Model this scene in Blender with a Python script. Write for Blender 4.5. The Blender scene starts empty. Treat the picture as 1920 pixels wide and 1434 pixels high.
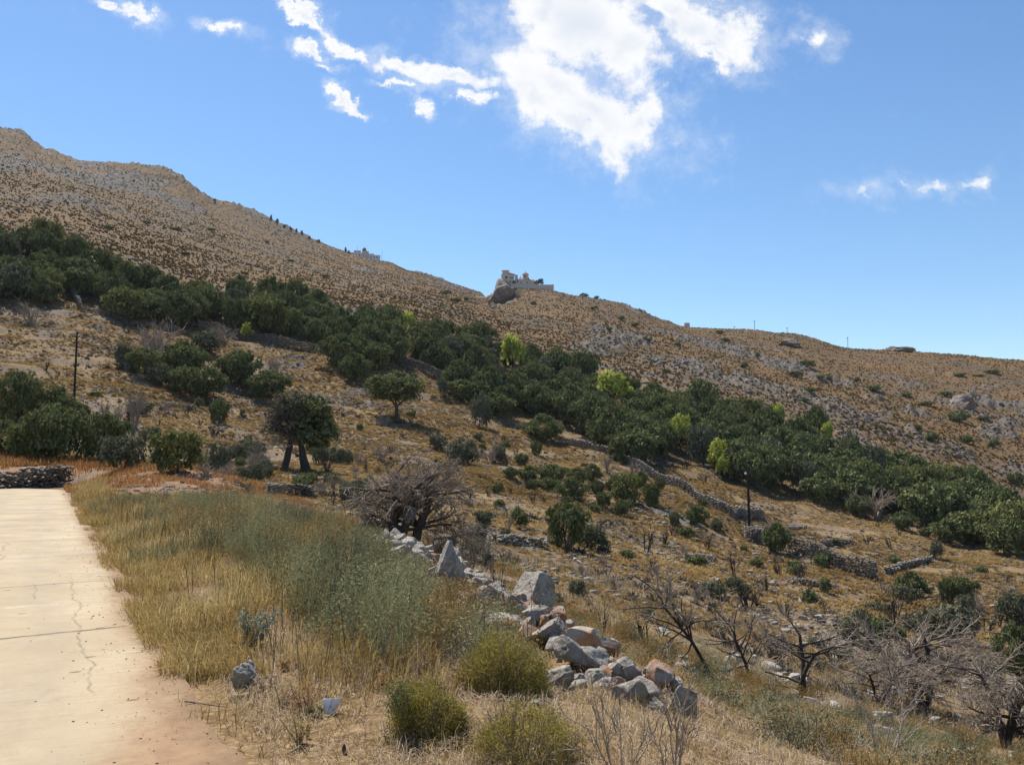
import bpy, math, random
import numpy as np
from mathutils import Vector, Matrix

# ------------------------------------------------------------------ camera, sky, sun, exposure
SC = bpy.context.scene
COL = SC.collection
rng = np.random.default_rng(11)
random.seed(5)
F, CX, CY = 1663.0, 960.0, 717.0
PITCH = math.atan(143.0 / F)
CAMZ = 1.6
SUN_EL, SUN_AZ = 56.0, -32.0          # sun ahead of the viewer, to the left (degrees from +Y)

cam = bpy.data.cameras.new("camera")
cam.sensor_width = 36.0
cam.lens = 36.0 * F / 1920.0
cam.clip_start, cam.clip_end = 0.05, 9000.0
camo = bpy.data.objects.new("camera", cam)
camo.location = (0, 0, CAMZ)
camo.rotation_euler = (math.radians(90) + PITCH, 0, 0)
COL.objects.link(camo)
SC.camera = camo

SC.view_settings.view_transform = 'Standard'
SC.view_settings.look = 'None'
SC.view_settings.exposure = 0.70
SC.view_settings.gamma = 1.0
SC.render.engine = 'CYCLES'
SC.cycles.max_bounces = 5
SC.cycles.diffuse_bounces = 2
SC.cycles.glossy_bounces = 1
SC.cycles.transmission_bounces = 2
SC.cycles.volume_bounces = 0
SC.cycles.use_denoising = True

sl = bpy.data.lights.new("sun", 'SUN')
sl.energy = 4.9
sl.angle = math.radians(0.5)
sl.color = (1.0, 0.945, 0.86)
so = bpy.data.objects.new("sun", sl)
COL.objects.link(so)
_e, _a = math.radians(SUN_EL), math.radians(SUN_AZ)
SUNV = Vector((math.sin(_a) * math.cos(_e), math.cos(_a) * math.cos(_e), math.sin(_e)))
so.rotation_euler = SUNV.to_track_quat('Z', 'Y').to_euler()
so.location = (-20, 30, 60)


def ray(px, py):
    """image point of the 1920x1434 picture -> azimuth, tangent of elevation"""
    x = (np.asarray(px, float) - CX) / F
    v = -(np.asarray(py, float) - CY) / F
    y = math.cos(PITCH) - v * math.sin(PITCH)
    z = math.sin(PITCH) + v * math.cos(PITCH)
    return np.arctan2(x, y), z / np.hypot(x, y)


# ------------------------------------------------------------------ node helper
class NT:
    def __init__(self, tree):
        self.t = tree
        self.n = tree.nodes
        self.l = tree.links

    def put(self, sock, v):
        if v is None:
            return
        if isinstance(v, bpy.types.NodeSocket):
            self.l.new(v, sock)
        elif sock.type == 'RGBA' and not isinstance(v, (int, float)) and len(v) == 3:
            sock.default_value = (*v, 1)
        else:
            sock.default_value = v

    def new(self, kind, **kw):
        nd = self.n.new(kind)
        for k, v in kw.items():
            setattr(nd, k, v)
        return nd

    def noise(self, vec, scale, detail=4, rough=0.55, dist=0.0, out='Fac'):
        nd = self.new('ShaderNodeTexNoise')
        self.put(nd.inputs['Vector'], vec)
        nd.inputs['Scale'].default_value = scale
        nd.inputs['Detail'].default_value = detail
        nd.inputs['Roughness'].default_value = rough
        nd.inputs['Distortion'].default_value = dist
        return nd.outputs[out]

    def voronoi(self, vec, scale, out='Distance', feature='F1', rand=1.0):
        nd = self.new('ShaderNodeTexVoronoi', feature=feature)
        self.put(nd.inputs['Vector'], vec)
        nd.inputs['Scale'].default_value = scale
        nd.inputs['Randomness'].default_value = rand
        return nd.outputs[out]

    def ramp(self, fac, stops, interp='LINEAR'):
        nd = self.new('ShaderNodeValToRGB')
        cr = nd.color_ramp
        cr.interpolation = interp
        while len(cr.elements) < len(stops):
            cr.elements.new(0.5)
        for e, (p, c) in zip(cr.elements, stops):
            e.position = p
            e.color = (*c, 1) if not isinstance(c, (int, float)) else (c, c, c, 1)
        self.put(nd.inputs['Fac'], fac)
        return nd.outputs['Color']

    def mix(self, fac, a, b, blend='MIX'):
        nd = self.new('ShaderNodeMix', data_type='RGBA', blend_type=blend)
        self.put(nd.inputs[0], fac)
        self.put(nd.inputs[6], a)
        self.put(nd.inputs[7], b)
        return nd.outputs[2]

    def math(self, op, a, b=None, c=None, clamp=False):
        nd = self.new('ShaderNodeMath', operation=op, use_clamp=clamp)
        self.put(nd.inputs[0], a)
        self.put(nd.inputs[1], b)
        self.put(nd.inputs[2], c)
        return nd.outputs[0]

    def step(self, v, a, b):
        nd = self.new('ShaderNodeMapRange', interpolation_type='SMOOTHSTEP')
        self.put(nd.inputs['Value'], v)
        nd.inputs['From Min'].default_value = a
        nd.inputs['From Max'].default_value = b
        return nd.outputs['Result']

    def attr(self, name, out='Fac'):
        nd = self.new('ShaderNodeAttribute', attribute_name=name)
        return nd.outputs[out]

    def coord(self, out='Object'):
        return self.new('ShaderNodeTexCoord').outputs[out]

    def obrand(self):
        return self.new('ShaderNodeObjectInfo').outputs['Random']

    def mapping(self, vec, loc=(0, 0, 0), rot=(0, 0, 0), scale=(1, 1, 1), kind='POINT'):
        nd = self.new('ShaderNodeMapping', vector_type=kind)
        self.put(nd.inputs['Vector'], vec)
        nd.inputs['Location'].default_value = loc
        nd.inputs['Rotation'].default_value = rot
        nd.inputs['Scale'].default_value = scale
        return nd.outputs[0]


def material(name, fn):
    m = bpy.data.materials.new(name)
    m.use_nodes = True
    nt = NT(m.node_tree)
    nt.n.clear()
    out = nt.new('ShaderNodeOutputMaterial')
    fn(nt, out)
    return m


def principled(nt, out, color, rough=0.9, bump=None, bs=0.3, bd=0.02, spec=0.2):
    p = nt.new('ShaderNodeBsdfPrincipled')
    nt.put(p.inputs['Base Color'], color)
    nt.put(p.inputs['Roughness'], rough)
    p.inputs['Specular IOR Level'].default_value = spec
    if bump is not None:
        b = nt.new('ShaderNodeBump')
        b.inputs['Strength'].default_value = bs
        b.inputs['Distance'].default_value = bd
        nt.put(b.inputs['Height'], bump)
        nt.l.new(b.outputs[0], p.inputs['Normal'])
    nt.l.new(p.outputs[0], out.inputs['Surface'])


def leafy(nt, out, color, trans=0.3):
    d = nt.new('ShaderNodeBsdfDiffuse')
    t = nt.new('ShaderNodeBsdfTranslucent')
    nt.put(d.inputs['Color'], color)
    nt.put(t.inputs['Color'], color)
    m = nt.new('ShaderNodeMixShader')
    m.inputs[0].default_value = trans
    nt.l.new(d.outputs[0], m.inputs[1])
    nt.l.new(t.outputs[0], m.inputs[2])
    nt.l.new(m.outputs[0], out.inputs['Surface'])


# ------------------------------------------------------------------ world: sky with clouds
def build_world():
    w = bpy.data.worlds.new("World")
    SC.world = w
    w.use_nodes = True
    nt = NT(w.node_tree)
    nt.n.clear()
    out = nt.new('ShaderNodeOutputWorld')
    sky = nt.new('ShaderNodeTexSky', sky_type='NISHITA')
    sky.sun_disc = False
    sky.sun_elevation = math.radians(SUN_EL)
    sky.sun_rotation = math.radians(SUN_AZ)
    sky.altitude = 0
    sky.air_density = 1.0
    sky.dust_density = 0.15
    sky.ozone_density = 3.0
    bg = nt.new('ShaderNodeBackground')
    hs = nt.new('ShaderNodeHueSaturation')
    hs.inputs['Saturation'].default_value = 1.15
    nt.l.new(sky.outputs[0], hs.inputs['Color'])
    nt.l.new(hs.outputs[0], bg.inputs['Color'])
    bg.inputs['Strength'].default_value = SKY_STRENGTH
    # clouds: noise-eaten patches on the sky, laid out by direction in the world
    d = nt.coord('Generated')
    sep = nt.new('ShaderNodeSeparateXYZ')
    nt.l.new(d, sep.inputs[0])
    yy = nt.math('MAXIMUM', sep.outputs['Y'], 0.05)
    cmb = nt.new('ShaderNodeCombineXYZ')
    nt.l.new(nt.math('DIVIDE', sep.outputs['X'], yy), cmb.inputs[0])
    nt.l.new(nt.math('DIVIDE', sep.outputs['Z'], yy), cmb.inputs[1])
    uv = cmb.outputs[0]
    wn = nt.noise(uv, 10.0, 9, 0.66, out='Color')
    sub = nt.new('ShaderNodeVectorMath', operation='SUBTRACT')
    nt.l.new(wn, sub.inputs[0])
    sub.inputs[1].default_value = (0.5, 0.5, 0.5)
    mad = nt.new('ShaderNodeVectorMath', operation='MULTIPLY_ADD')
    nt.l.new(sub.outputs[0], mad.inputs[0])
    mad.inputs[1].default_value = (0.13, 0.10, 0.0)
    nt.l.new(uv, mad.inputs[2])
    wuv = mad.outputs[0]
    field = None
    for (px, py, rx, ry, rot, *wt) in CLOUDS:
        x = (px - CX) / F
        v = -(py - CY) / F
        y = math.cos(PITCH) - v * math.sin(PITCH)
        z = math.sin(PITCH) + v * math.cos(PITCH)
        mp = nt.mapping(wuv, (x / y, z / y, 0), (0, 0, math.radians(-rot)), (rx / F, ry / F, 1), 'TEXTURE')
        # flatten the third axis away
        ln = nt.new('ShaderNodeVectorMath', operation='LENGTH')
        nt.l.new(mp, ln.inputs[0])
        v1 = nt.math('SUBTRACT', 1.0, ln.outputs['Value'])
        if wt:
            v1 = nt.math('SUBTRACT', nt.math('MULTIPLY', v1, 0.6), wt[0])
        field = v1 if field is None else nt.math('MAXIMUM', field, v1)
    field = nt.math('MAXIMUM', field, -1.0)
    big = nt.noise(uv, 17.0, 10, 0.66)
    dens = nt.math('ADD', nt.math('MULTIPLY', field, 1.5), nt.math('MULTIPLY', nt.math('SUBTRACT', big, 0.5), 2.9))
    cov = nt.step(dens, -0.10, 0.85)
    veil = nt.step(nt.math('ADD', field, nt.math('MULTIPLY', nt.math('SUBTRACT', nt.noise(uv, 26.0, 10, 0.72), 0.5), 3.2)), -0.75, 1.3)
    cov = nt.math('MAXIMUM', cov, nt.math('MULTIPLY', veil, 0.55))
    cov = nt.math('MULTIPLY', cov, nt.step(sep.outputs['Y'], 0.06, 0.2))
    thick = nt.step(nt.math('ADD', field, nt.math('MULTIPLY', nt.math('SUBTRACT', nt.noise(uv, 11.0, 5, 0.5), 0.5), 1.3)), 0.45, 1.25)
    cc = nt.mix(thick, (1.0, 1.0, 1.0), (0.78, 0.83, 0.91))
    cb = nt.new('ShaderNodeBackground')
    nt.l.new(cc, cb.inputs['Color'])
    cb.inputs['Strength'].default_value = 0.63
    mx = nt.new('ShaderNodeMixShader')
    nt.l.new(nt.math('MULTIPLY', cov, 0.97), mx.inputs[0])
    nt.l.new(bg.outputs[0], mx.inputs[1])
    nt.l.new(cb.outputs[0], mx.inputs[2])
    nt.l.new(mx.outputs[0], out.inputs['Surface'])


SKY_STRENGTH = 0.092
HAZE = True
# (px, py, half width, half height, tilt down to the right)
CLOUDS = [
    (1090, 50, 175, 110, 10), (1165, 85, 115, 90, 40), (1050, 160, 190, 85, 20), (1110, 205, 165, 85, 25),
    (1000, 190, 120, 60, 45), (1205, 215, 70, 50, -25), (1150, 280, 60, 38, 35), (1010, 20, 90, 60, 0), (1060, 235, 110, 50, 30),
    (1310, 40, 125, 68, 15), (1365, 70, 100, 58, 30), (1270, 10, 90, 40, 10), (1350, 100, 45, 22, 40),
    (840, 145, 110, 22, 14), (740, 117, 75, 24, 18), (640, 88, 70, 17, 33), (570, 40, 70, 16, 42), (550, 8, 55, 15, 30),
    (423, 72, 55, 17, 10), (262, 28, 55, 19, 32), (205, 2, 45, 12, 20), (650, 180, 48, 14, 25), (673, 199, 40, 9, 12), (585, 100, 42, 13, 25),
    (610, 128, 30, 8, 15), (880, 185, 46, 15, 18), (785, 190, 40, 12, 30), (745, 152, 45, 9, 5),
    (1545, 72, 34, 26, 0, 0.12), (1500, 66, 24, 34, 10, 0.3), (1750, 358, 36, 18, 10, 0.12), (1822, 350, 30, 20, 20, 0.25), (1635, 360, 80, 18, 5, 0.36), (1700, 348, 60, 14, 20, 0.4),
]
build_world()


# ------------------------------------------------------------------ noise
def _hash(ix, iy, seed):
    h = (ix.astype(np.int64) * 374761393 + iy.astype(np.int64) * 668265263 + seed * 974711) & 0xFFFFFFFF
    h = ((h ^ (h >> 13)) * 1274126177) & 0xFFFFFFFF
    h = (h ^ (h >> 16)) & 0xFFFFFFFF
    return h / 4294967295.0


def vnoise(x, y, seed=0):
    x = np.asarray(x, float)
    y = np.asarray(y, float)
    ix, iy = np.floor(x), np.floor(y)
    fx, fy = x - ix, y - iy
    ux, uy = fx * fx * fx * (fx * (fx * 6 - 15) + 10), fy * fy * fy * (fy * (fy * 6 - 15) + 10)
    a, b = _hash(ix, iy, seed), _hash(ix + 1, iy, seed)
    c, d = _hash(ix, iy + 1, seed), _hash(ix + 1, iy + 1, seed)
    return (a * (1 - ux) + b * ux) * (1 - uy) + (c * (1 - ux) + d * ux) * uy


def fbm(x, y, seed=0, oc=4, gain=0.5):
    s, amp, tot = 0.0, 1.0, 0.0
    for k in range(oc):
        s = s + amp * vnoise(x * 2.03 ** k + 17.3 * k, y * 2.03 ** k - 9.1 * k, seed + k)
        tot += amp
        amp *= gain
    return s / tot


def ridged(x, y, seed=0, oc=4):
    s, amp, tot = 0.0, 1.0, 0.0
    for k in range(oc):
        s = s + amp * (1 - np.abs(2 * vnoise(x * 2.1 ** k + 5.7 * k, y * 2.1 ** k + 3.3 * k, seed + k) - 1))
        tot += amp
        amp *= 0.5
    return s / tot


def sstep(a, b, x):
    t = np.clip((np.asarray(x, float) - a) / (b - a), 0, 1)
    return t * t * (3 - 2 * t)


# ------------------------------------------------------------------ terrain as a polar height field round the viewpoint
COLS = [-300, 0, 150, 300, 450, 640, 800, 960, 1120, 1280, 1440, 1600, 1760, 1920, 2200]
ROWS = [
    (4.5, [1451, 1451, 1451, 1451, 1451, 1451, 1455, 1460, 1465, 1470, 1480, 1495, 1510, 1525, 1540]),
    (6.5, [1269, 1269, 1269, 1269, 1269, 1270, 1275, 1283, 1315, 1355, 1415, 1460, 1500, 1530, 1560]),
    (9.0, [1156, 1156, 1156, 1156, 1156, 1157, 1163, 1190, 1250, 1315, 1372, 1420, 1470, 1505, 1540]),
    (13., [1065, 1065, 1065, 1065, 1065, 1066, 1085, 1145, 1210, 1275, 1336, 1385, 1440, 1475, 1510]),
    (18., [1008, 1008, 1008, 1008, 1008, 1014, 1065, 1115, 1173, 1233, 1296, 1345, 1400, 1440, 1475]),
    (25., [966, 966, 966, 964, 962, 1000, 1035, 1078, 1130, 1186, 1246, 1296, 1350, 1395, 1425]),
    (35., [936, 936, 936, 927, 935, 985, 1004, 1038, 1083, 1133, 1190, 1240, 1290, 1335, 1365]),
    (50., [913, 913, 900, 888, 910, 938, 962, 990, 1035, 1082, 1130, 1176, 1222, 1265, 1295]),
    (70., [855, 858, 862, 870, 884, 893, 912, 937, 980, 1024, 1068, 1108, 1146, 1180, 1210]),
    (95., [740, 765, 765, 795, 832, 842, 855, 887, 922, 960, 1010, 1040, 1072, 1098, 1125]),
    (125., [610, 660, 672, 700, 748, 762, 785, 827, 858, 888, 938, 968, 998, 1026, 1060]),
    (160., [500, 560, 568, 612, 648, 660, 695, 747, 782, 812, 852, 894, 936, 980, 1020]),
    (200., [395, 455, 475, 522, 562, 580, 615, 664, 694, 724, 768, 815, 872, 936, 985]),
    (280., [340, 400, 425, 478, 520, 550, 585, 627, 655, 684, 718, 757, 802, 848, 890]),
    (400., [270, 345, 372, 430, 480, 522, 552, 588, 609, 647, 677, 705, 732, 760, 790]),
]
SKYL = [(0, 245), (25, 249), (45, 255), (75, 280), (110, 293), (150, 306), (200, 310), (260, 312), (300, 318), (340, 335),
        (375, 365), (400, 379), (440, 386), (480, 400), (520, 420), (560, 437), (600, 455), (640, 470), (700, 487),
        (735, 493), (760, 506), (800, 517), (840, 529), (880, 542), (905, 550)]
KNOLL = [(918, 556), (935, 540), (960, 541), (1000, 543), (1040, 545), (1080, 556), (1130, 563), (1160, 570), (1200, 585), (1240, 602),
         (1280, 613), (1330, 616), (1400, 619), (1450, 623), (1490, 626), (1530, 636), (1580, 652), (1620, 656),
         (1680, 657), (1720, 661), (1800, 666), (1920, 676), (2200, 700)]
MIDL = [(-300, 205), (0, 292), (150, 340), (300, 374), (450, 432), (640, 497), (800, 533), (880, 556), (905, 562)]
ROWS = [(d, list(zip(COLS, r))) for d, r in ROWS]
ROWS.append((560., MIDL + KNOLL))
ROWS.append((850., [(-300, 150)] + SKYL + [(920, 575)] + [(p, q + 70) for p, q in KNOLL[2:]]))
ROWS.append((1300., [(-300, 260)] + [(p, q + 110) for p, q in SKYL] + [(p, q + 140) for p, q in KNOLL[1:]]))
ROWS.append((3200., [(-300, 870), (2200, 870)]))

AZ_F = np.radians(np.arange(-36.5, 36.51, 0.066))
AZ_L = np.radians(np.arange(-180, -36.5, 2.5))
AZ_R = np.radians(np.arange(38.5, 180, 2.5))
AZ = np.concatenate([AZ_L, AZ_F, AZ_R])
R = np.exp(np.linspace(math.log(0.6), math.log(3200.0), 1060))
LR = np.log(R)


def pchip(x, Y, xq):
    """x (n), Y (m, n) -> (m, q)"""
    h = np.diff(x)
    dl = np.diff(Y, axis=1) / h
    m = np.zeros_like(Y)
    same = dl[:, 1:] * dl[:, :-1] > 0
    hm = 2 * dl[:, 1:] * dl[:, :-1] / np.where(np.abs(dl[:, 1:] + dl[:, :-1]) < 1e-12, 1e-12, dl[:, 1:] + dl[:, :-1])
    m[:, 1:-1] = np.where(same, hm, 0)
    m[:, 0], m[:, -1] = dl[:, 0], dl[:, -1]
    i = np.clip(np.searchsorted(x, xq) - 1, 0, len(x) - 2)
    t = (xq - x[i]) / h[i]
    t2, t3 = t * t, t * t * t
    return ((2 * t3 - 3 * t2 + 1) * Y[:, i] + (t3 - 2 * t2 + t) * h[i] * m[:, i]
            + (-2 * t3 + 3 * t2) * Y[:, i + 1] + (t3 - t2) * h[i] * m[:, i + 1])


def smooth_f(y, n):
    k = np.hanning(n + 2)[1:-1]
    k /= k.sum()
    p = np.pad(y, n, mode='edge')
    return np.convolve(p, k, mode='same')[n:-n]


TE = []
for d, pts in ROWS:
    a, t = ray([p[0] for p in pts], [p[1] for p in pts])
    o = np.argsort(a)
    f = np.interp(AZ_F, a[o], t[o])
    f = smooth_f(f, 9 if 500 < d < 1500 else 90)
    TE.append(np.concatenate([np.full(len(AZ_L), f[0]), f, np.full(len(AZ_R), f[-1])]))
DR = np.array([r[0] for r in ROWS])
ZR = np.array(TE).T * DR + CAMZ
ZR = np.concatenate([np.zeros((len(AZ), 1)), ZR], axis=1)
DR = np.concatenate([[0.6], DR])
ZG = pchip(np.log(DR), (ZR - CAMZ) / DR, LR) * R + CAMZ
# very near: keep it level with the road
wn = sstep(3.0, 5.0, R)[None, :]
ZG = ZG * wn + (1 - wn) * np.where(AZ > math.radians(10), -0.05, 0.0)[:, None] * 1.0
# behind the viewer the land runs on gently
wb = sstep(math.radians(42), math.radians(95), np.abs(AZ))[:, None]
ZG = ZG * (1 - wb) + wb * (-0.4 - 0.012 * R[None, :])

XX = np.sin(AZ)[:, None] * R[None, :]
YY = np.cos(AZ)[:, None] * R[None, :]
RR = np.broadcast_to(R[None, :], XX.shape)

# road frame: right edge start E0, direction T, right normal NR
E0 = np.array([-1.33, 4.6])
T2 = np.array([-0.4628, 0.8865])
N2 = np.array([0.8865, 0.4628])


def so_of(x, y):
    return (x - E0[0]) * T2[0] + (y - E0[1]) * T2[1], (x - E0[0]) * N2[0] + (y - E0[1]) * N2[1]


def xy_of(s, o):
    return E0[0] + T2[0] * s + N2[0] * o, E0[1] + T2[1] * s + N2[1] * o


SS, OO = so_of(XX, YY)
# rock mask of the mountain sides
azd = np.degrees(AZ)[:, None]
far = sstep(190, 260, RR)
te_g = (ZG - CAMZ) / RR
bias = 0.10 * sstep(-14, -26, azd) * sstep(380, 650, RR) + 0.06 * sstep(-1, 2, azd) * sstep(330, 480, RR) + 0.05 * sstep(14, 24, azd)
bias = bias - 0.06 * sstep(-24, -16, azd) * (1 - sstep(-4, 0, azd)) * (1 - sstep(520, 700, RR))
rk = fbm(XX / 42, YY / 60, 3, 5, 0.6) + bias
_py_fy = YY * math.cos(PITCH) + (ZG - CAMZ) * math.sin(PITCH)
GPX = CX + F * XX / np.where(np.abs(_py_fy) < 0.1, 0.1, _py_fy)
GPY = CY - F * (-YY * math.sin(PITCH) + (ZG - CAMZ) * math.cos(PITCH)) / np.where(np.abs(_py_fy) < 0.1, 0.1, _py_fy)
patch = np.zeros_like(ZG)
for cx_, cy_, rx_, ry_ in [(30, 300, 60, 30), (120, 330, 50, 18), (240, 335, 70, 14), (300, 345, 50, 14), (140, 375, 70, 22), (50, 400, 70, 28), (250, 430, 50, 14), (360, 395, 50, 18), (450, 410, 50, 14),
                           (210, 455, 30, 14), (520, 430, 40, 10), (330, 475, 40, 8), (950, 590, 45, 22), (1010, 602, 45, 16), (1075, 585, 40, 14), (1150, 612, 55, 22), (1120, 650, 60, 16), (1190, 640, 30, 12),
                           (1480, 648, 62, 22), (1400, 668, 40, 18), (1450, 690, 60, 16), (1320, 688, 60, 16), (1380, 715, 50, 14), (1350, 730, 60, 14), (1600, 800, 60, 22), (1640, 745, 30, 12), (1820, 750, 45, 20),
                           (1860, 815, 60, 30), (1790, 850, 60, 22), (1700, 775, 50, 14), (1760, 700, 40, 8), (1900, 880, 50, 30), (1740, 800, 40, 16), (690, 505, 50, 12), (780, 530, 40, 6), (655, 500, 30, 8)]:
    patch = np.maximum(patch, np.clip(1.25 - np.hypot((GPX - cx_) / rx_, (GPY - cy_) / ry_), 0, 1))
# the crag under the chapel drops off sheer on its left and front
_az_cap, _te_cap = ray([900, 912, 920, 945, 965, 980, 992], [548, 565, 579, 578, 566, 556, 540])
cap = np.interp(AZ, _az_cap, _te_cap)[:, None] * RR + CAMZ
crag = ((AZ > _az_cap[0]) & (AZ < _az_cap[-1]))[:, None] & (RR > 380) & (RR < 549)
ZG = np.where(crag, np.minimum(ZG, cap), ZG)
rk = rk - 0.05 + 0.16 * np.where(YY > 0, patch, 0)
ROCK = sstep(0.56, 0.68, rk) * far
fine = ridged(XX / 7.0, YY / 7.0, 21, 4)
ZG = ZG + ROCK * (fine - 0.45) * 4.2 * far + ROCK * (ridged(XX / 2.4, YY / 2.4, 27, 3) - 0.5) * 2.0 * far
ZG = ZG + far * sstep(-10, -18, azd) * sstep(560, 760, RR) * (ridged(XX / 19, YY / 19, 63, 4) - 0.55) * 9.0
ZG = ZG + far * (fbm(XX / 16, YY / 16, 31, 4) - 0.5) * 2.6 * sstep(190, 420, RR)
ZG = ZG + far * (fbm(XX / 2.6, YY / 2.6, 35, 3) - 0.5) * 0.8
MOUND2 = np.exp(-((XX + 29) / 10.0) ** 2 - ((YY - 58) / 6.5) ** 2)
mid = sstep(16, 50, RR) * (1 - far) * (1 - np.clip(MOUND2 * 1.5, 0, 1))
rk2 = fbm(XX / 9, YY / 9, 5, 4)
ROCK2 = sstep(0.60, 0.70, rk2) * mid
ZG = ZG + mid * ((fbm(XX / 6, YY / 6, 41, 4) - 0.5) * 0.9 + ROCK2 * (ridged(XX / 1.3, YY / 1.3, 9, 3) - 0.5) * 0.55)
ROCK = np.maximum(ROCK, ROCK2)
# terracettes along the slope
ZG = ZG + mid * 0.22 * np.sin(ZG * 2.6 + 3 * fbm(XX / 14, YY / 14, 51, 3)) * sstep(60, 100, RR)
near = 1 - sstep(20, 40, RR)
ZG = ZG + near * (fbm(XX / 0.9, YY / 0.9, 61, 5) - 0.5) * 0.16 * sstep(0.05, 0.6, OO)
# earth mound beside the far end of the road
MOUND = np.exp(-((SS - 38) / 9.0) ** 2 - ((OO - 4.5) / 3.6) ** 2)
ZG = ZG + MOUND * (0.05 + 0.5 * (fbm(XX / 1.6, YY / 1.6, 71, 4) - 0.3))
# level bed of the road
rc = np.abs(OO + 1.6)
wr = (1 - sstep(1.75, 3.0, rc)) * (1 - sstep(49, 60, SS)) * sstep(-40, -20, SS)
ZG = ZG * (1 - wr) + wr * (-0.02)
bend = (1 - sstep(6, 9, np.hypot(SS - 47, OO + 6))) * (1 - wr)
ZG = ZG * (1 - bend) + bend * (-0.02)

ZC = ZG.astype(np.float64)


def azr_idx(az, r):
    ia = np.clip(np.searchsorted(AZ, az) - 1, 0, len(AZ) - 2)
    fa = np.clip((az - AZ[ia]) / (AZ[ia + 1] - AZ[ia]), 0, 1)
    q = (np.log(np.maximum(r, 0.61)) - LR[0]) / (LR[1] - LR[0])
    ir = np.clip(np.floor(q).astype(int), 0, len(R) - 2)
    fr = np.clip(q - ir, 0, 1)
    return ia, fa, ir, fr


def sample(G, x, y):
    x, y = np.asarray(x, float), np.asarray(y, float)
    ia, fa, ir, fr = azr_idx(np.arctan2(x, y), np.hypot(x, y))
    return ((G[ia, ir] * (1 - fa) + G[ia + 1, ir] * fa) * (1 - fr) + (G[ia, ir + 1] * (1 - fa) + G[ia + 1, ir + 1] * fa) * fr)


def hz(x, y):
    return sample(ZC, x, y)


def ground(px, py, dmin=4.0, dmax=900.0):
    """the spot of ground met by the sight line through a picture point"""
    az, te = ray(px, py)
    az, te = float(az), float(te)
    ia = int(np.clip(np.searchsorted(AZ, az) - 1, 0, len(AZ) - 2))
    fa = (az - AZ[ia]) / (AZ[ia + 1] - AZ[ia])
    z = ZC[ia] * (1 - fa) + ZC[ia + 1] * fa
    t = (z - CAMZ) / R
    ok = np.where((t >= te) & (R > dmin) & (R < dmax))[0]
    if len(ok):
        i = ok[0]
        if i > 0 and t[i] > t[i - 1] and R[i - 1] > dmin:
            k = np.clip((te - t[i - 1]) / (t[i] - t[i - 1]), 0, 1)
            r = R[i - 1] + k * (R[i] - R[i - 1])
        else:
            r = R[i]
    else:
        m = np.where((R > dmin) & (R < dmax))[0]
        r = R[m[np.argmax(t[m])]]
    x, y = r * math.sin(az), r * math.cos(az)
    return np.array([x, y, float(hz(x, y))]), r


def at_dist(px, py, d):
    az, te = ray(px, py)
    return np.array([d * math.sin(az), d * math.cos(az), CAMZ + d * float(te)])


# bank of earth and small stone under the tumbled wall
LINE = [(706, 1020), (752, 1036), (800, 1062), (850, 1092), (905, 1130), (960, 1172), (1030, 1205), (1080, 1250), (1130, 1288), (1200, 1308), (1300, 1356)]
LW = np.array([ground(a, b, 4)[0] for a, b in LINE])
_mk = (RR > 4.5) & (RR < 24) & (np.abs(AZ)[:, None] < 0.7)
_gx, _gy = XX[_mk], YY[_mk]
_dm = np.full(_gx.shape, 9.0)
for _i in range(len(LW) - 1):
    _a, _b = LW[_i, :2], LW[_i + 1, :2]
    _t = np.clip(((_gx - _a[0]) * (_b - _a)[0] + (_gy - _a[1]) * (_b - _a)[1]) / ((_b - _a) ** 2).sum(), 0, 1)
    _dm = np.minimum(_dm, np.hypot(_gx - _a[0] - _t * (_b - _a)[0], _gy - _a[1] - _t * (_b - _a)[1]))
ZC[_mk] += np.exp(-(_dm / 0.38) ** 2) * (0.12 + 0.16 * fbm(_gx * 2.2, _gy * 2.2, 81, 3))
LW[:, 2] = hz(LW[:, 0], LW[:, 1])


def proj(x, y, z):
    """world -> picture point (used to lay out regions such as the wood)"""
    dz = np.asarray(z) - CAMZ
    fy = np.asarray(y) * math.cos(PITCH) + dz * math.sin(PITCH)
    uy = -np.asarray(y) * math.sin(PITCH) + dz * math.cos(PITCH)
    return CX + F * np.asarray(x) / fy, CY - F * uy / fy


# ------------------------------------------------------------------ object helpers
def tag(o, label=None, cat=None, group=None, kind=None):
    if label:
        o['label'] = label
    if cat:
        o['category'] = cat
    if group:
        o['group'] = group
    if kind:
        o['kind'] = kind
    return o


def new_mesh(name, V, faces=None, m=None, attrs=None, tri=None, quad=None, smooth=False):
    """mesh from arrays; quad (k,4), tri (k,3)"""
    me = bpy.data.meshes.new(name)
    V = np.asarray(V, np.float32)
    if faces is not None:
        me.from_pydata(V.tolist(), [], faces)
    else:
        me.vertices.add(len(V))
        me.vertices.foreach_set('co', V.ravel())
        parts = []
        counts = []
        if quad is not None and len(quad):
            parts.append(np.asarray(quad, np.int32).ravel())
            counts.append(np.full(len(quad), 4, np.int32))
        if tri is not None and len(tri):
            parts.append(np.asarray(tri, np.int32).ravel())
            counts.append(np.full(len(tri), 3, np.int32))
        idx = np.concatenate(parts)
        cnt = np.concatenate(counts)
        st = np.concatenate([[0], np.cumsum(cnt)[:-1]]).astype(np.int32)
        me.loops.add(len(idx))
        me.loops.foreach_set('vertex_index', idx)
        me.polygons.add(len(cnt))
        me.polygons.foreach_set('loop_start', st)
        me.polygons.foreach_set('loop_total', cnt)
        me.update(calc_edges=True)
    if attrs:
        for k, a in attrs.items():
            at = me.attributes.new(k, 'FLOAT', 'POINT')
            at.data.foreach_set('value', np.asarray(a, np.float32).ravel())
    if smooth:
        me.polygons.foreach_set('use_smooth', np.ones(len(me.polygons), bool))
    if m is not None:
        me.materials.append(m)
    return me


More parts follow.
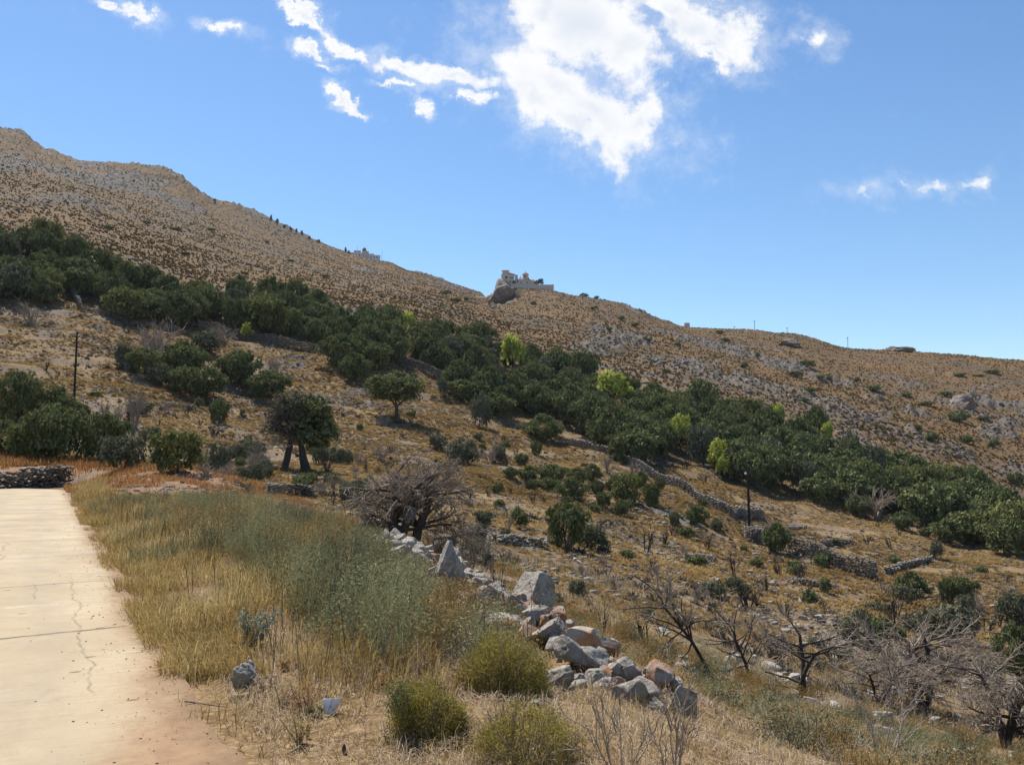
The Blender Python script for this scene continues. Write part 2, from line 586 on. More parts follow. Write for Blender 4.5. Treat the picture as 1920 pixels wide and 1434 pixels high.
def obj(name, me, parent=None, loc=None, rot=None, scale=None):
    o = bpy.data.objects.new(name, me)
    COL.objects.link(o)
    if parent is not None:
        o.parent = parent
    if loc is not None:
        o.location = tuple(float(v) for v in loc)
    if rot is not None:
        o.rotation_euler = tuple(float(v) for v in rot)
    if scale is not None:
        o.scale = (float(scale),) * 3 if np.isscalar(scale) else tuple(float(v) for v in scale)
    return o


def thing(name, label, cat, loc=(0, 0, 0), rz=0.0, scale=None, group=None):
    return tag(obj(name, None, None, loc, (0, 0, rz), scale), label, cat, group)


# ------------------------------------------------------------------ materials
def m_terrain(nt, out):
    P = nt.coord('Object')
    rock = nt.attr('rock')
    mound = nt.attr('mound')
    dist = nt.attr('far')
    nearv = nt.attr('near')
    n1 = nt.noise(P, 0.035, 5, 0.6)
    n2 = nt.noise(P, 0.55, 5, 0.65)
    n3 = nt.noise(P, 4.0, 5, 0.7)
    grass = nt.ramp(n2, [(0.28, (0.085, 0.058, 0.034)), (0.45, (0.165, 0.112, 0.058)), (0.6, (0.225, 0.150, 0.070)), (0.75, (0.265, 0.195, 0.112))])
    soil = nt.ramp(n3, [(0.3, (0.095, 0.070, 0.048)), (0.55, (0.175, 0.130, 0.088)), (0.75, (0.270, 0.215, 0.155))])
    c = nt.mix(nt.step(nt.noise(P, 0.16, 6, 0.65), 0.42, 0.62), grass, soil)
    farc = nt.ramp(nt.noise(P, 0.45, 6, 0.72), [(0.28, (0.046, 0.030, 0.013)), (0.42, (0.099, 0.059, 0.023)), (0.55, (0.143, 0.083, 0.031)), (0.72, (0.181, 0.116, 0.052))])
    farc = nt.mix(nt.math('MULTIPLY', nt.step(n1, 0.42, 0.62), 0.75), farc, nt.mix(nt.noise(P, 0.8, 5, 0.7), (0.060, 0.045, 0.029), (0.112, 0.084, 0.054)))
    farc = nt.mix(nt.math('MULTIPLY', nt.step(nt.noise(P, 0.022, 4, 0.6), 0.50, 0.66), 0.7), farc, nt.mix(n2, (0.115, 0.066, 0.027), (0.190, 0.114, 0.050)))
    c = nt.mix(dist, c, farc)
    # pale stones lying in the grass
    st = nt.voronoi(P, 1.5)
    sp = nt.math('MULTIPLY', nt.step(st, 0.26, 0.12), nt.step(nt.noise(P, 0.22, 4, 0.6), 0.47, 0.6))
    c = nt.mix(nt.math('MULTIPLY', sp, nt.math('SUBTRACT', 1.0, nearv)), c, (0.30, 0.27, 0.235))
    rc_ = nt.ramp(nt.noise(P, 0.9, 6, 0.7), [(0.3, (0.048, 0.045, 0.043)), (0.5, (0.100, 0.092, 0.084)), (0.7, (0.180, 0.166, 0.15))])
    c = nt.mix(nt.math('MULTIPLY', rock, nt.step(nt.noise(P, 0.45, 5, 0.7), 0.36, 0.52)), c, rc_)
    straw = nt.ramp(nt.noise(P, 14.0, 6, 0.75), [(0.25, (0.076, 0.046, 0.023)), (0.48, (0.177, 0.114, 0.058)), (0.62, (0.278, 0.198, 0.105)), (0.8, (0.370, 0.291, 0.168))])
    c = nt.mix(nearv, c, straw)
    red = nt.ramp(nt.noise(P, 3.2, 6, 0.7), [(0.3, (0.13, 0.078, 0.046)), (0.5, (0.225, 0.135, 0.080)), (0.7, (0.32, 0.225, 0.150))])
    c = nt.mix(nt.step(mound, 0.25, 0.6), c, red)
    principled(nt, out, c, 0.95, nt.math('ADD', nt.math('MULTIPLY', n3, 0.6), nt.math('MULTIPLY', n2, 2.5)), 0.9, 0.10, 0.1)


M_TERRAIN = material('dry_hillside', m_terrain)


def m_rock(nt, out):
    P = nt.coord('Object')
    G = nt.new('ShaderNodeNewGeometry').outputs['Position']
    r = nt.obrand()
    n1 = nt.noise(G, 9.0, 8, 0.70, 0.3)
    c = nt.ramp(n1, [(0.28, (0.167, 0.149, 0.129)), (0.46, (0.313, 0.283, 0.241)), (0.60, (0.445, 0.404, 0.341)), (0.78, (0.598, 0.542, 0.459))])
    c = nt.mix(nt.step(nt.noise(G, 30.0, 6, 0.75), 0.55, 0.66), c, (0.56, 0.545, 0.50))
    c = nt.mix(nt.math('MULTIPLY', nt.step(nt.noise(G, 55.0, 4, 0.75), 0.60, 0.72), 0.7), c, (0.10, 0.093, 0.085))
    c = nt.mix(nt.math('MULTIPLY', nt.step(nt.noise(G, 4.0, 4, 0.6), 0.5, 0.7), 0.5), c, (0.33, 0.255, 0.18))
    lich = nt.math('MULTIPLY', nt.step(nt.noise(G, 2.4, 5, 0.62), 0.60, 0.67), 0.8)
    c = nt.mix(lich, c, (0.36, 0.185, 0.09))
    c = nt.mix(nt.math('MULTIPLY', r, 0.25), c, (0.27, 0.235, 0.195))
    cr = nt.voronoi(nt.mapping(P, scale=(1, 1, 1.6)), 2.2, feature='DISTANCE_TO_EDGE')
    c = nt.mix(nt.math('MULTIPLY', nt.step(cr, 0.018, 0.0), 0.5), c, (0.09, 0.08, 0.07))
    h = nt.math('ADD', nt.math('MULTIPLY', n1, 1.0), nt.math('MULTIPLY', nt.noise(G, 40.0, 6, 0.75), 0.7))
    principled(nt, out, c, 0.9, h, 1.0, 0.035, 0.15)


M_ROCK = material('limestone', m_rock)


def m_orange_rock(nt, out):
    P = nt.coord('Object')
    n1 = nt.noise(P, 3.0, 6, 0.65)
    c = nt.ramp(n1, [(0.3, (0.20, 0.17, 0.14)), (0.5, (0.40, 0.36, 0.31)), (0.75, (0.54, 0.50, 0.44))])
    c = nt.mix(nt.step(nt.noise(P, 1.6, 5, 0.6), 0.42, 0.58), c, nt.mix(n1, (0.25, 0.10, 0.045), (0.42, 0.225, 0.11)))
    principled(nt, out, c, 0.9, nt.noise(P, 8.0, 6, 0.7), 0.7, 0.05, 0.15)


M_OROCK = material('rust_stained_limestone', m_orange_rock)


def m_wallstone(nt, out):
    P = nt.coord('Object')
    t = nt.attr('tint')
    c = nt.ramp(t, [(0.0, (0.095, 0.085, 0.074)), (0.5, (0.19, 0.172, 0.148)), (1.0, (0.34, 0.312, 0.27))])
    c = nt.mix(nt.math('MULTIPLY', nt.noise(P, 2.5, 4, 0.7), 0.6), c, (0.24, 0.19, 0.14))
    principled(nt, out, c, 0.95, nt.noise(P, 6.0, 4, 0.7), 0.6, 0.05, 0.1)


M_WALLSTONE = material('dry_wall_stone', m_wallstone)


def leaf_material(name, dark, mid, light, trans=0.25):
    def fn(nt, out):
        t = nt.attr('tint')
        r = nt.obrand()
        c = nt.ramp(t, [(0.0, dark), (0.5, mid), (1.0, light)])
        c = nt.mix(nt.math('MULTIPLY', r, 0.55), c, nt.mix(0.5, c, tuple(0.6 * a + 0.4 * b for a, b in zip(mid, (0.10, 0.085, 0.035)))))
        leafy(nt, out, c, trans)
    return material(name, fn)


M_EVER = leaf_material('evergreen_leaves', (0.056, 0.072, 0.029), (0.128, 0.146, 0.058), (0.250, 0.255, 0.115), 0.15)
M_OLIVE = leaf_material('olive_leaves', (0.065, 0.078, 0.029), (0.143, 0.153, 0.055), (0.240, 0.240, 0.098))
M_GREYG = leaf_material('grey_green_leaves', (0.060, 0.066, 0.040), (0.120, 0.126, 0.078), (0.20, 0.204, 0.132), 0.15)
M_YELLOW = leaf_material('yellow_green_leaves', (0.192, 0.228, 0.041), (0.372, 0.402, 0.074), (0.600, 0.588, 0.156), 0.3)
M_SHRUBY = leaf_material('spiny_yellow_green_leaves', (0.11, 0.092, 0.022), (0.26, 0.215, 0.052), (0.44, 0.36, 0.115), 0.35)
M_SAGE = leaf_material('sage_leaves', (0.090, 0.098, 0.048), (0.200, 0.202, 0.104), (0.36, 0.35, 0.20), 0.3)
M_SILVER = leaf_material('silver_thistle_leaves', (0.14, 0.16, 0.11), (0.27, 0.29, 0.21), (0.42, 0.44, 0.34), 0.25)
M_STRAW = leaf_material('dry_straw', (0.20, 0.130, 0.046), (0.44, 0.315, 0.120), (0.68, 0.54, 0.27), 0.35)
M_DEADLEAF = leaf_material('withered_grey_leaves', (0.062, 0.052, 0.040), (0.135, 0.115, 0.090), (0.225, 0.195, 0.155), 0.15)
M_RUST = leaf_material('rusty_dry_plants', (0.17, 0.070, 0.022), (0.34, 0.165, 0.060), (0.48, 0.29, 0.125), 0.35)
M_TUFT = leaf_material('tawny_tufts', (0.104, 0.072, 0.032), (0.279, 0.181, 0.068), (0.459, 0.328, 0.148), 0.3)
M_SCRUB = leaf_material('low_scrub', (0.051, 0.046, 0.019), (0.099, 0.075, 0.031), (0.189, 0.112, 0.041), 0.2)
M_PALE = leaf_material('pale_dead_grass', (0.286, 0.204, 0.132), (0.484, 0.380, 0.259), (0.682, 0.572, 0.429), 0.35)


def m_bark(c0, c1):
    def fn(nt, out):
        P = nt.coord('Object')
        n = nt.noise(nt.mapping(P, scale=(3, 3, 1)), 5.0, 5, 0.7)
        c = nt.ramp(n, [(0.3, c0), (0.7, c1)])
        principled(nt, out, c, 0.95, n, 0.6, 0.03, 0.1)
    return fn


M_BARK = material('brown_bark', m_bark((0.045, 0.032, 0.024), (0.13, 0.098, 0.075)))
M_BURNT = material('charred_bark', m_bark((0.028, 0.022, 0.018), (0.105, 0.084, 0.070)))
M_DEAD = material('grey_dead_wood', m_bark((0.18, 0.140, 0.104), (0.41, 0.345, 0.275)))
M_TWIG = material('grey_brown_twigs', m_bark((0.20, 0.152, 0.115), (0.40, 0.325, 0.255)))
M_PALEW = material('bleached_wood', m_bark((0.25, 0.21, 0.17), (0.46, 0.40, 0.33)))


def m_plain(c, var=0.25, scale=2.0, rough=0.9, spec=0.2):
    def fn(nt, out):
        P = nt.coord('Object')
        n = nt.noise(P, scale, 5, 0.65)
        cc = nt.mix(n, tuple(v * (1 - var) for v in c), tuple(min(1, v * (1 + var)) for v in c))
        principled(nt, out, cc, rough, n, 0.2, 0.02, spec)
    return fn


M_PLASTER = material('cream_plaster', m_plain((0.60, 0.50, 0.40), 0.1))
M_STONEB = material('pink_grey_masonry', m_plain((0.60, 0.50, 0.41), 0.2, 1.2))
M_WHITE = material('whitewash', m_plain((0.70, 0.67, 0.62), 0.12))
M_TILE = material('clay_roof', m_plain((0.30, 0.185, 0.13)))
M_DARKWIN = material('dark_opening', m_plain((0.04, 0.04, 0.045)))
M_POLE = material('tarred_pole_wood', m_plain((0.032, 0.025, 0.022), 0.4, 6.0))
M_METAL = material('grey_fitting', m_plain((0.42, 0.42, 0.42), 0.2, 6.0, 0.5, 0.4))
M_PLASTIC = material('white_plastic', m_plain((0.72, 0.73, 0.75), 0.06, 5.0, 0.5, 0.4))


# ------------------------------------------------------------------ ground sheet
def build_ground():
    na, nr = XX.shape
    V = np.stack([XX, YY, ZC], -1).reshape(-1, 3)
    V = np.concatenate([V, [[0, 0, float(ZC[:, 0].mean())]]])
    ia = np.arange(na)
    ja = (ia + 1) % na
    I, K = np.meshgrid(np.arange(na), np.arange(nr - 1), indexing='ij')
    J = ja[I]
    quad = np.stack([I * nr + K, I * nr + K + 1, J * nr + K + 1, J * nr + K], -1).reshape(-1, 4)
    c = na * nr
    tri = np.stack([np.full(na, c), ia * nr, ja * nr], -1)
    nearv = (1 - sstep(16, 34, RR)) * (1 - 0.8 * sstep(4.0, 5.0, OO) * sstep(7, 11, RR))
    ext = lambda a: np.concatenate([np.asarray(a, float).reshape(-1), [0.0]])
    me = new_mesh('ground', V, None, M_TERRAIN, {'rock': ext(ROCK), 'mound': ext(np.maximum(MOUND, MOUND2)), 'far': ext(sstep(170, 240, RR)), 'near': ext(nearv)},
                  tri=tri, quad=quad, smooth=True)
    tag(obj('ground', me), None, None, None, 'structure')


build_ground()


# ------------------------------------------------------------------ concrete road
def m_road(nt, out):
    G = nt.coord('Object')
    uvn = nt.new('ShaderNodeUVMap', uv_map='UVMap')
    uv = uvn.outputs[0]
    sep = nt.new('ShaderNodeSeparateXYZ')
    nt.l.new(uv, sep.inputs[0])
    o, s = sep.outputs[0], sep.outputs[1]          # metres: o from right edge to the left, s along
    base = nt.ramp(nt.noise(uv, 0.5, 6, 0.6), [(0.3, (0.315, 0.243, 0.150)), (0.55, (0.400, 0.320, 0.208)), (0.75, (0.45, 0.375, 0.262))])
    # broom marks across the slab
    br = nt.noise(nt.mapping(uv, scale=(1.3, 38, 1)), 1.0, 5, 0.7)
    base = nt.mix(nt.math('MULTIPLY', nt.step(br, 0.50, 0.68), 0.55), base, (0.27, 0.20, 0.13))
    base = nt.mix(nt.math('MULTIPLY', nt.step(nt.noise(uv, 45, 4, 0.75), 0.55, 0.72), 0.5), base, (0.21, 0.16, 0.11))
    tr = None
    for to in (0.95, 2.35):
        b_ = nt.step(nt.math('ABSOLUTE', nt.math('SUBTRACT', nt.math('ADD', o, nt.math('MULTIPLY', nt.math('SUBTRACT', nt.noise(uv, 0.7, 3, 0.5), 0.5), 0.5)), to)), 0.42, 0.08)
        tr = b_ if tr is None else nt.math('MAXIMUM', tr, b_)
    base = nt.mix(nt.math('MULTIPLY', nt.math('MULTIPLY', tr, nt.step(nt.noise(nt.mapping(uv, scale=(1, 0.35, 1)), 2.0, 6, 0.7), 0.35, 0.65)), 0.40), base, (0.255, 0.215, 0.165))
    base = nt.mix(nt.math('MULTIPLY', nt.step(nt.noise(uv, 1.6, 7, 0.75), 0.50, 0.70), 0.45), base, (0.25, 0.18, 0.11))
    base = nt.mix(nt.math('MULTIPLY', nt.step(nt.noise(uv, 0.9, 6, 0.7), 0.56, 0.70), 0.5), base, (0.52, 0.46, 0.36))
    # earth washed on from the verge
    ed = nt.math('ADD', o, nt.math('MULTIPLY', nt.math('SUBTRACT', nt.noise(nt.mapping(uv, scale=(1, 0.6, 1)), 1.4, 6, 0.7), 0.5), 1.2))
    ed = nt.math('SUBTRACT', ed, nt.math('MULTIPLY', nt.step(s, 3.6, -0.5), 0.42))
    base = nt.mix(nt.math('MULTIPLY', nt.step(ed, 0.45, -0.1), 0.85), base, nt.ramp(nt.noise(uv, 7, 6, 0.7), [(0.3, (0.19, 0.100, 0.050)), (0.7, (0.32, 0.200, 0.108))]))
    patch = nt.math('MULTIPLY', nt.step(nt.noise(uv, 0.9, 3, 0.5), 0.57, 0.64), nt.step(s, 1.3, 0.3))
    base = nt.mix(nt.math('MULTIPLY', patch, 0.7), base, (0.20, 0.145, 0.10))
    # damp or worn grey bands along the joints
    gb = nt.math('MULTIPLY', nt.step(nt.noise(nt.mapping(uv, scale=(0.25, 0.9, 1)), 0.9, 4, 0.55), 0.53, 0.68), nt.step(s, 6, 16))
    base = nt.mix(nt.math('MULTIPLY', gb, 0.55), base, (0.235, 0.21, 0.175))
    wob = nt.math('MULTIPLY', nt.math('SUBTRACT', nt.noise(nt.mapping(uv, scale=(1, 0.01, 1)), 3.0, 6, 0.7), 0.5), 0.10)
    sk = nt.math('ADD', nt.math('ADD', s, nt.math('MULTIPLY', o, 0.16)), wob)
    line = None
    for js, wd, hard in ((4.55, 0.050, 0.8), (8.1, 0.030, 0.85), (11.6, 0.030, 0.6), (14.9, 0.05, 0.7), (18.2, 0.03, 0.5), (21.8, 0.09, 0.5), (26.4, 0.12, 0.55), (31.5, 0.16, 0.4), (38.0, 0.16, 0.4), (-1.2, 0.012, 0.6)):
        a = nt.math('ABSOLUTE', nt.math('SUBTRACT', sk, js))
        m = nt.math('MULTIPLY', nt.step(a, wd, wd * 0.25), hard)
        line = m if line is None else nt.math('MAXIMUM', line, m)
    line = nt.math('MULTIPLY', line, nt.math('MULTIPLY', nt.step(o, 0.08, 0.4), nt.step(nt.noise(uv, 2.2, 5, 0.7), 0.25, 0.5)))
    base = nt.mix(line, base, (0.075, 0.058, 0.043))
    # wandering cracks
    for cx, s0, s1, amp, wd in ((0.62, 1.9, 8.0, 0.50, 0.007), (1.0, 6.6, 8.05, 0.45, 0.005), (1.55, 11.0, 14.5, 0.5, 0.010)):
        wv = nt.math('MULTIPLY', nt.math('SUBTRACT', nt.noise(nt.mapping(uv, loc=(cx * 9, 0, 0), scale=(0.02, 1, 1)), 0.9, 9, 0.56), 0.5), amp)
        a = nt.math('ABSOLUTE', nt.math('SUBTRACT', nt.math('ADD', o, wv), cx))
        m = nt.math('MULTIPLY', nt.step(a, wd * 2.6, wd * 0.5), nt.math('MULTIPLY', nt.step(s, s0, s0 + 0.2), nt.step(s, s1 + 0.05, s1)))
        base = nt.mix(nt.math('MULTIPLY', m, nt.math('MULTIPLY', nt.step(nt.noise(uv, 3.0, 4, 0.7), 0.25, 0.6), 0.55)), base, (0.12, 0.10, 0.075))
    # small dark scabs
    vo = nt.voronoi(nt.mapping(uv, scale=(1, 1.8, 1)), 1.9)
    sc = nt.math('MULTIPLY', nt.step(vo, 0.10, 0.06), nt.step(nt.noise(uv, 0.8, 2, 0.5), 0.40, 0.46))
    base = nt.mix(nt.math('MULTIPLY', sc, 0.75), base, (0.11, 0.07, 0.045))
    h = nt.math('ADD', nt.math('MULTIPLY', br, 0.5), nt.math('MULTIPLY', nt.noise(uv, 30, 5, 0.7), 0.5))
    principled(nt, out, base, 0.9, nt.math('SUBTRACT', h, line), 0.35, 0.012, 0.2)


M_ROAD = material('sandy_concrete', m_road)


def build_road():
    # centre line: straight, then bending left beyond the rise
    W = 3.2
    pts = []
    s = -14.0
    while s <= 44.0:
        pts.append((s, -W / 2, 0.0))
        s += 0.12
    # arc to the left, radius 6.5
    cs, co, rad = 44.0, -W / 2 - 6.5, 6.5
    for a in np.linspace(0.02, math.pi * 0.6, 60):
        pts.append((cs + rad * math.sin(a), co + rad * math.cos(a), a))
    V, Q, UV = [], [], []
    NU = 9
    for i, (s_, o_, a) in enumerate(pts):
        nx_s, nx_o = math.sin(a), math.cos(a)      # right normal in (s,o)
        run = s_ if a == 0 else cs + rad * a
        er = 0.10 * (vnoise(run * 0.9, 3.1, 5) - 0.5) + 0.07 * (vnoise(run * 3.7, 8.1, 6) - 0.5)
        if run > 5:
            er += 0.0
        el = 0.12 * (vnoise(run * 1.1, 23.1, 5) - 0.5)
        for k in range(NU):
            t = k / (NU - 1)
            off = (W / 2 + er) * (1 - t) - (W / 2 + el) * t
            x, y = xy_of(s_ + nx_s * off, o_ + nx_o * off)
            zz = 0.035 + 0.006 * math.sin(math.pi * t)
            V.append((x, y, zz))
            UV.append((W / 2 - off, run))
        for off in (W / 2 + er + 0.02, -W / 2 - el - 0.02):
            x, y = xy_of(s_ + nx_s * off, o_ + nx_o * off)
            V.append((x, y, -0.15))
            UV.append((W / 2 - off, run))
    n = NU + 2
    for i in range(len(pts) - 1):
        a, b = i * n, (i + 1) * n
        for k in range(NU - 1):
            Q.append((a + k, b + k, b + k + 1, a + k + 1))
        Q.append((a + NU, b + NU, b, a))
        Q.append((a + NU - 1, b + NU - 1, b + NU + 1, a + NU + 1))
    me = new_mesh('road', V, None, M_ROAD, quad=np.array(Q))
    uvl = me.uv_layers.new(name='UVMap')
    li = np.empty(len(me.loops), np.int32)
    me.loops.foreach_get('vertex_index', li)
    uvl.data.foreach_set('uv', np.array(UV, np.float32)[li].ravel())
    tag(obj('road', me), None, None, None, 'structure')


build_road()


# ------------------------------------------------------------------ mesh makers
def ico(sub):
    import bmesh
    bm = bmesh.new()
    bmesh.ops.create_icosphere(bm, subdivisions=sub, radius=1.0)
    V = np.array([v.co[:] for v in bm.verts])
    Fc = np.array([[v.index for v in f.verts] for f in bm.faces])
    bm.free()
    return V, Fc


ICO = {k: ico(k) for k in (1, 2, 3, 4, 5)}


def n3(P, f, seed):
    return (vnoise(P[:, 0] * f + P[:, 2] * f * 0.7, P[:, 1] * f - P[:, 2] * f * 0.5, seed) + vnoise(P[:, 1] * f + 11, P[:, 2] * f * 1.1 - P[:, 0] * f * 0.3, seed + 7)) * 0.5


def rock_shape(seed, sub=4, planes=15, rough=0.03, squash=(1, 1, 0.75), cut=(0.40, 0.66), faces=()):
    g = np.random.default_rng(seed)
    V, Fc = ICO[sub]
    V = V.copy()
    pl = [(np.array(n) / np.linalg.norm(n), h) for n, h in faces]
    for k in range(planes):
        n = g.normal(size=3)
        n /= np.linalg.norm(n)
        pl.append((n, g.uniform(*cut)))
    for rep in range(4):
        for n, h in pl:
            d = V @ n - h
            V -= np.outer(np.maximum(d, 0), n)
    L = np.linalg.norm(V, axis=1, keepdims=True)
    V = V + V / L * ((n3(V, 2.2, seed) - 0.5) * rough * 3 + (n3(V, 6, seed + 3) - 0.5) * rough * 1.6 + (n3(V, 15, seed + 5) - 0.5) * rough * 1.2)[:, None]
    return V * np.array(squash), Fc


def rock_mesh(name, seed, m=None, **kw):
    V, Fc = rock_shape(seed, **kw)
    return new_mesh(name, V, None, m or M_ROCK, tri=Fc)


class Tubes:
    def __init__(self):
        self.V, self.Q, self.n = [], [], 0

    def add(self, pts, rad, sides=5):
        pts = np.asarray(pts, float)
        m = len(pts)
        tn = np.gradient(pts, axis=0)
        tn /= np.linalg.norm(tn, axis=1, keepdims=True) + 1e-9
        ref = np.array([0.31, 0.17, 0.93]) if abs(tn[0][2]) < 0.8 else np.array([0.93, 0.2, 0.1])
        a = np.cross(tn, ref)
        a /= np.linalg.norm(a, axis=1, keepdims=True) + 1e-9
        b = np.cross(tn, a)
        th = np.arange(sides) * 2 * math.pi / sides
        ring = pts[:, None, :] + (a[:, None, :] * np.cos(th)[None, :, None] + b[:, None, :] * np.sin(th)[None, :, None]) * np.asarray(rad)[:, None, None]
        base = self.n
        self.V.append(ring.reshape(-1, 3))
        k = np.arange(sides)
        k2 = (k + 1) % sides
        for i in range(m - 1):
            self.Q.append(np.stack([base + i * sides + k, base + i * sides + k2, base + (i + 1) * sides + k2, base + (i + 1) * sides + k], -1))
        self.n += m * sides

    def mesh(self, name, m):
        return new_mesh(name, np.concatenate(self.V), None, m, quad=np.concatenate(self.Q), smooth=True)


def wander(g, p, d, length, n, jit, grav=0.0):
    pts = [np.array(p, float)]
    d = np.array(d, float)
    d /= np.linalg.norm(d)
    for k in range(n):
        d = d + g.normal(size=3) * jit + np.array([0, 0, grav])
        d /= np.linalg.norm(d)
        pts.append(pts[-1] + d * length / n)
    return pts, d


def grow(g, tb, p, d, length, rad, level, spec, twigs=None):
    """spec[level] = (children, spread, length ratio, jitter, gravity)"""
    ch, spread, lr, jit, grav = spec[level]
    n = 5 if level < 2 else 3
    pts, dend = wander(g, p, d, length, n, jit, grav)
    tip = 0.55 if level < len(spec) - 1 else 0.25
    rads = np.linspace(rad, rad * tip, n + 1)
    dest = tb if (twigs is None or level < 2) else twigs
    dest.add(pts, rads, 6 if level == 0 else (4 if level == 1 else 3))
    if level + 1 >= len(spec):
        return
    for c in range(ch):
        t = g.uniform(0.25, 1.0) if c else 1.0
        i = min(n - 1, int(t * n))
        f = t * n - i
        q = pts[i] * (1 - f) + pts[i + 1] * f if i + 1 <= n else pts[-1]
        tang = pts[i + 1] - pts[i]
        tang = tang / np.linalg.norm(tang)
        r = g.normal(size=3)
        r -= tang * (r @ tang)
        r /= np.linalg.norm(r) + 1e-9
        nd = tang * math.cos(spread) + r * math.sin(spread)
        grow(g, tb, q, nd, length * lr * g.uniform(0.7, 1.2), max(rads[i] * 0.62, spec[-1][2] * 0 + 0.003), level + 1, spec, twigs)


def leaf_quads(g, C, N, size, aspect=0.55, flat=0.5):
    """diamond leaves at C with rough normals N; returns V, quads"""
    n = len(C)
    N = N / (np.linalg.norm(N, axis=1, keepdims=True) + 1e-9) + g.normal(size=(n, 3)) * flat
    N /= np.linalg.norm(N, axis=1, keepdims=True) + 1e-9
    A = np.cross(N, g.normal(size=(n, 3)))
    A /= np.linalg.norm(A, axis=1, keepdims=True) + 1e-9
    B = np.cross(N, A)
    s = (size * g.uniform(0.6, 1.3, n))[:, None] if np.isscalar(size) else (size * g.uniform(0.6, 1.3, n))[:, None]
    V = np.stack([C - A * s, C - B * s * aspect + N * s * 0.15, C + A * s, C + B * s * aspect + N * s * 0.15], 1).reshape(-1, 3)
    q = np.arange(n * 4).reshape(-1, 4)
    return V, q


def crown_mesh(name, seed, m, rx, rz, z0, clumps, per, size, shell=0.6, cr=0.33, bottom=-0.5, aspect=0.75, dome=1.0):
    """foliage: clumps of leaves spread through a dome of half-width rx, half-height rz centred at height z0"""
    g = np.random.default_rng(seed)
    C, N, Tn = [], [], []
    lob = g.uniform(0.72, 1.12, 24)
    for k in range(clumps):
        while True:
            u = g.normal(size=3)
            u /= np.linalg.norm(u)
            if u[2] > bottom:
                break
        rr = (shell + (1 - shell) * g.uniform() ** 0.6)
        ang = (math.atan2(u[1], u[0]) / (2 * math.pi) + 0.5) * 12
        i = int(ang) % 12
        f = ang - int(ang)
        lobe = (lob[i] * (1 - f) + lob[(i + 1) % 12] * f) * (0.9 + 0.2 * math.sin(u[2] * 5 + seed))
        c = np.array([u[0] * rx * rr * lobe, u[1] * rx * rr * lobe, z0 + u[2] * rz * rr * (0.5 + 0.5 * lobe) * dome])
        r = rx * cr * g.uniform(0.6, 1.25)
        w = g.normal(size=(per, 3))
        w /= np.linalg.norm(w, axis=1, keepdims=True)
        w[:, 2] = np.where(w[:, 2] < -0.45, -w[:, 2], w[:, 2])
        rad = r * g.uniform(0.55, 1.0, per)[:, None]
        C.append(c + w * rad * np.array([1, 1, 0.72]))
        N.append(w * 0.6 + u * 0.3 + np.array([0, 0, 0.7]))
        Tn.append(np.clip(np.full(per, g.uniform(0.25, 0.8)) + g.normal(size=per) * 0.16, 0, 1))
    C, N, Tn = np.concatenate(C), np.concatenate(N), np.concatenate(Tn)
    C[:, 2] = np.maximum(C[:, 2], 0.02)
    V, q = leaf_quads(g, C, N, size, aspect, 0.75)
    return new_mesh(name, V, None, m, {'tint': np.repeat(Tn, 4)}, quad=q)


def trunk_mesh(name, seed, m, h, rad, forks=3, spread=0.55, lean=(0, 0)):
    g = np.random.default_rng(seed)
    tb = Tubes()
    pts, d = wander(g, (0, 0, -0.25), (lean[0], lean[1], 1), h + 0.25, 5, 0.12)
    tb.add(pts, np.linspace(rad * 1.25, rad * 0.75, 6), 8)
    for k in range(forks):
        a = k * 2 * math.pi / forks + g.uniform(-0.4, 0.4)
        b, _ = wander(g, pts[-1] - (pts[-1] - pts[-2]) * 0.3, (math.cos(a) * spread, math.sin(a) * spread, 0.8), h * g.uniform(0.8, 1.3), 5, 0.15, 0.05)
        tb.add(b, np.linspace(rad * 0.6, rad * 0.2, 6), 6)
        for j in range(2):
            e, _ = wander(g, b[2 + j], g.normal(size=3) * 0.5 + np.array([math.cos(a), math.sin(a), 0.7]), h * 0.6, 3, 0.2)
            tb.add(e, np.linspace(rad * 0.3, rad * 0.1, 4), 5)
    return tb.mesh(name, m)


def blades_arrays(P, H, W, bend, phi=None, seed=0):
    g = np.random.default_rng(seed)
    n = len(P)
    if phi is None:
        phi = g.uniform(0, 2 * math.pi, n)
    b = np.stack([np.cos(phi), np.sin(phi), np.zeros(n)], -1)
    ps = phi + g.uniform(-1.2, 1.2, n) + math.pi / 2
    s = np.stack([np.cos(ps), np.sin(ps), np.zeros(n)], -1)
    up = np.array([0, 0, 1.0])
    H, W, bend = H[:, None], W[:, None], bend[:, None]
    mid = P + up * H * 0.6 * (1 - 0.15 * bend) + b * H * bend * 0.28
    tip = P + up * H * np.maximum(1 - 0.45 * bend, 0.05) + b * H * bend * 0.85
    V = np.stack([P - s * W / 2, P + s * W / 2, mid + s * W * 0.42, mid - s * W * 0.42, tip], 1).reshape(-1, 3)
    k = np.arange(n) * 5
    return V, np.stack([k, k + 1, k + 2, k + 3], -1), np.stack([k + 3, k + 2, k + 4], -1)


def blades(name, P, H, W, bend, m, tint, phi=None, seed=0):
    V, q, t = blades_arrays(P, H, W, bend, phi, seed)
    return new_mesh(name, V, None, m, {'tint': np.repeat(np.clip(tint, 0, 1), 5)}, quad=q, tri=t)


def in_poly(px, py, upper, lower):
    u = np.interp(px, [p[0] for p in upper], [p[1] for p in upper])
    l = np.interp(px, [p[0] for p in lower], [p[1] for p in lower])
    return (py > u) & (py < l)


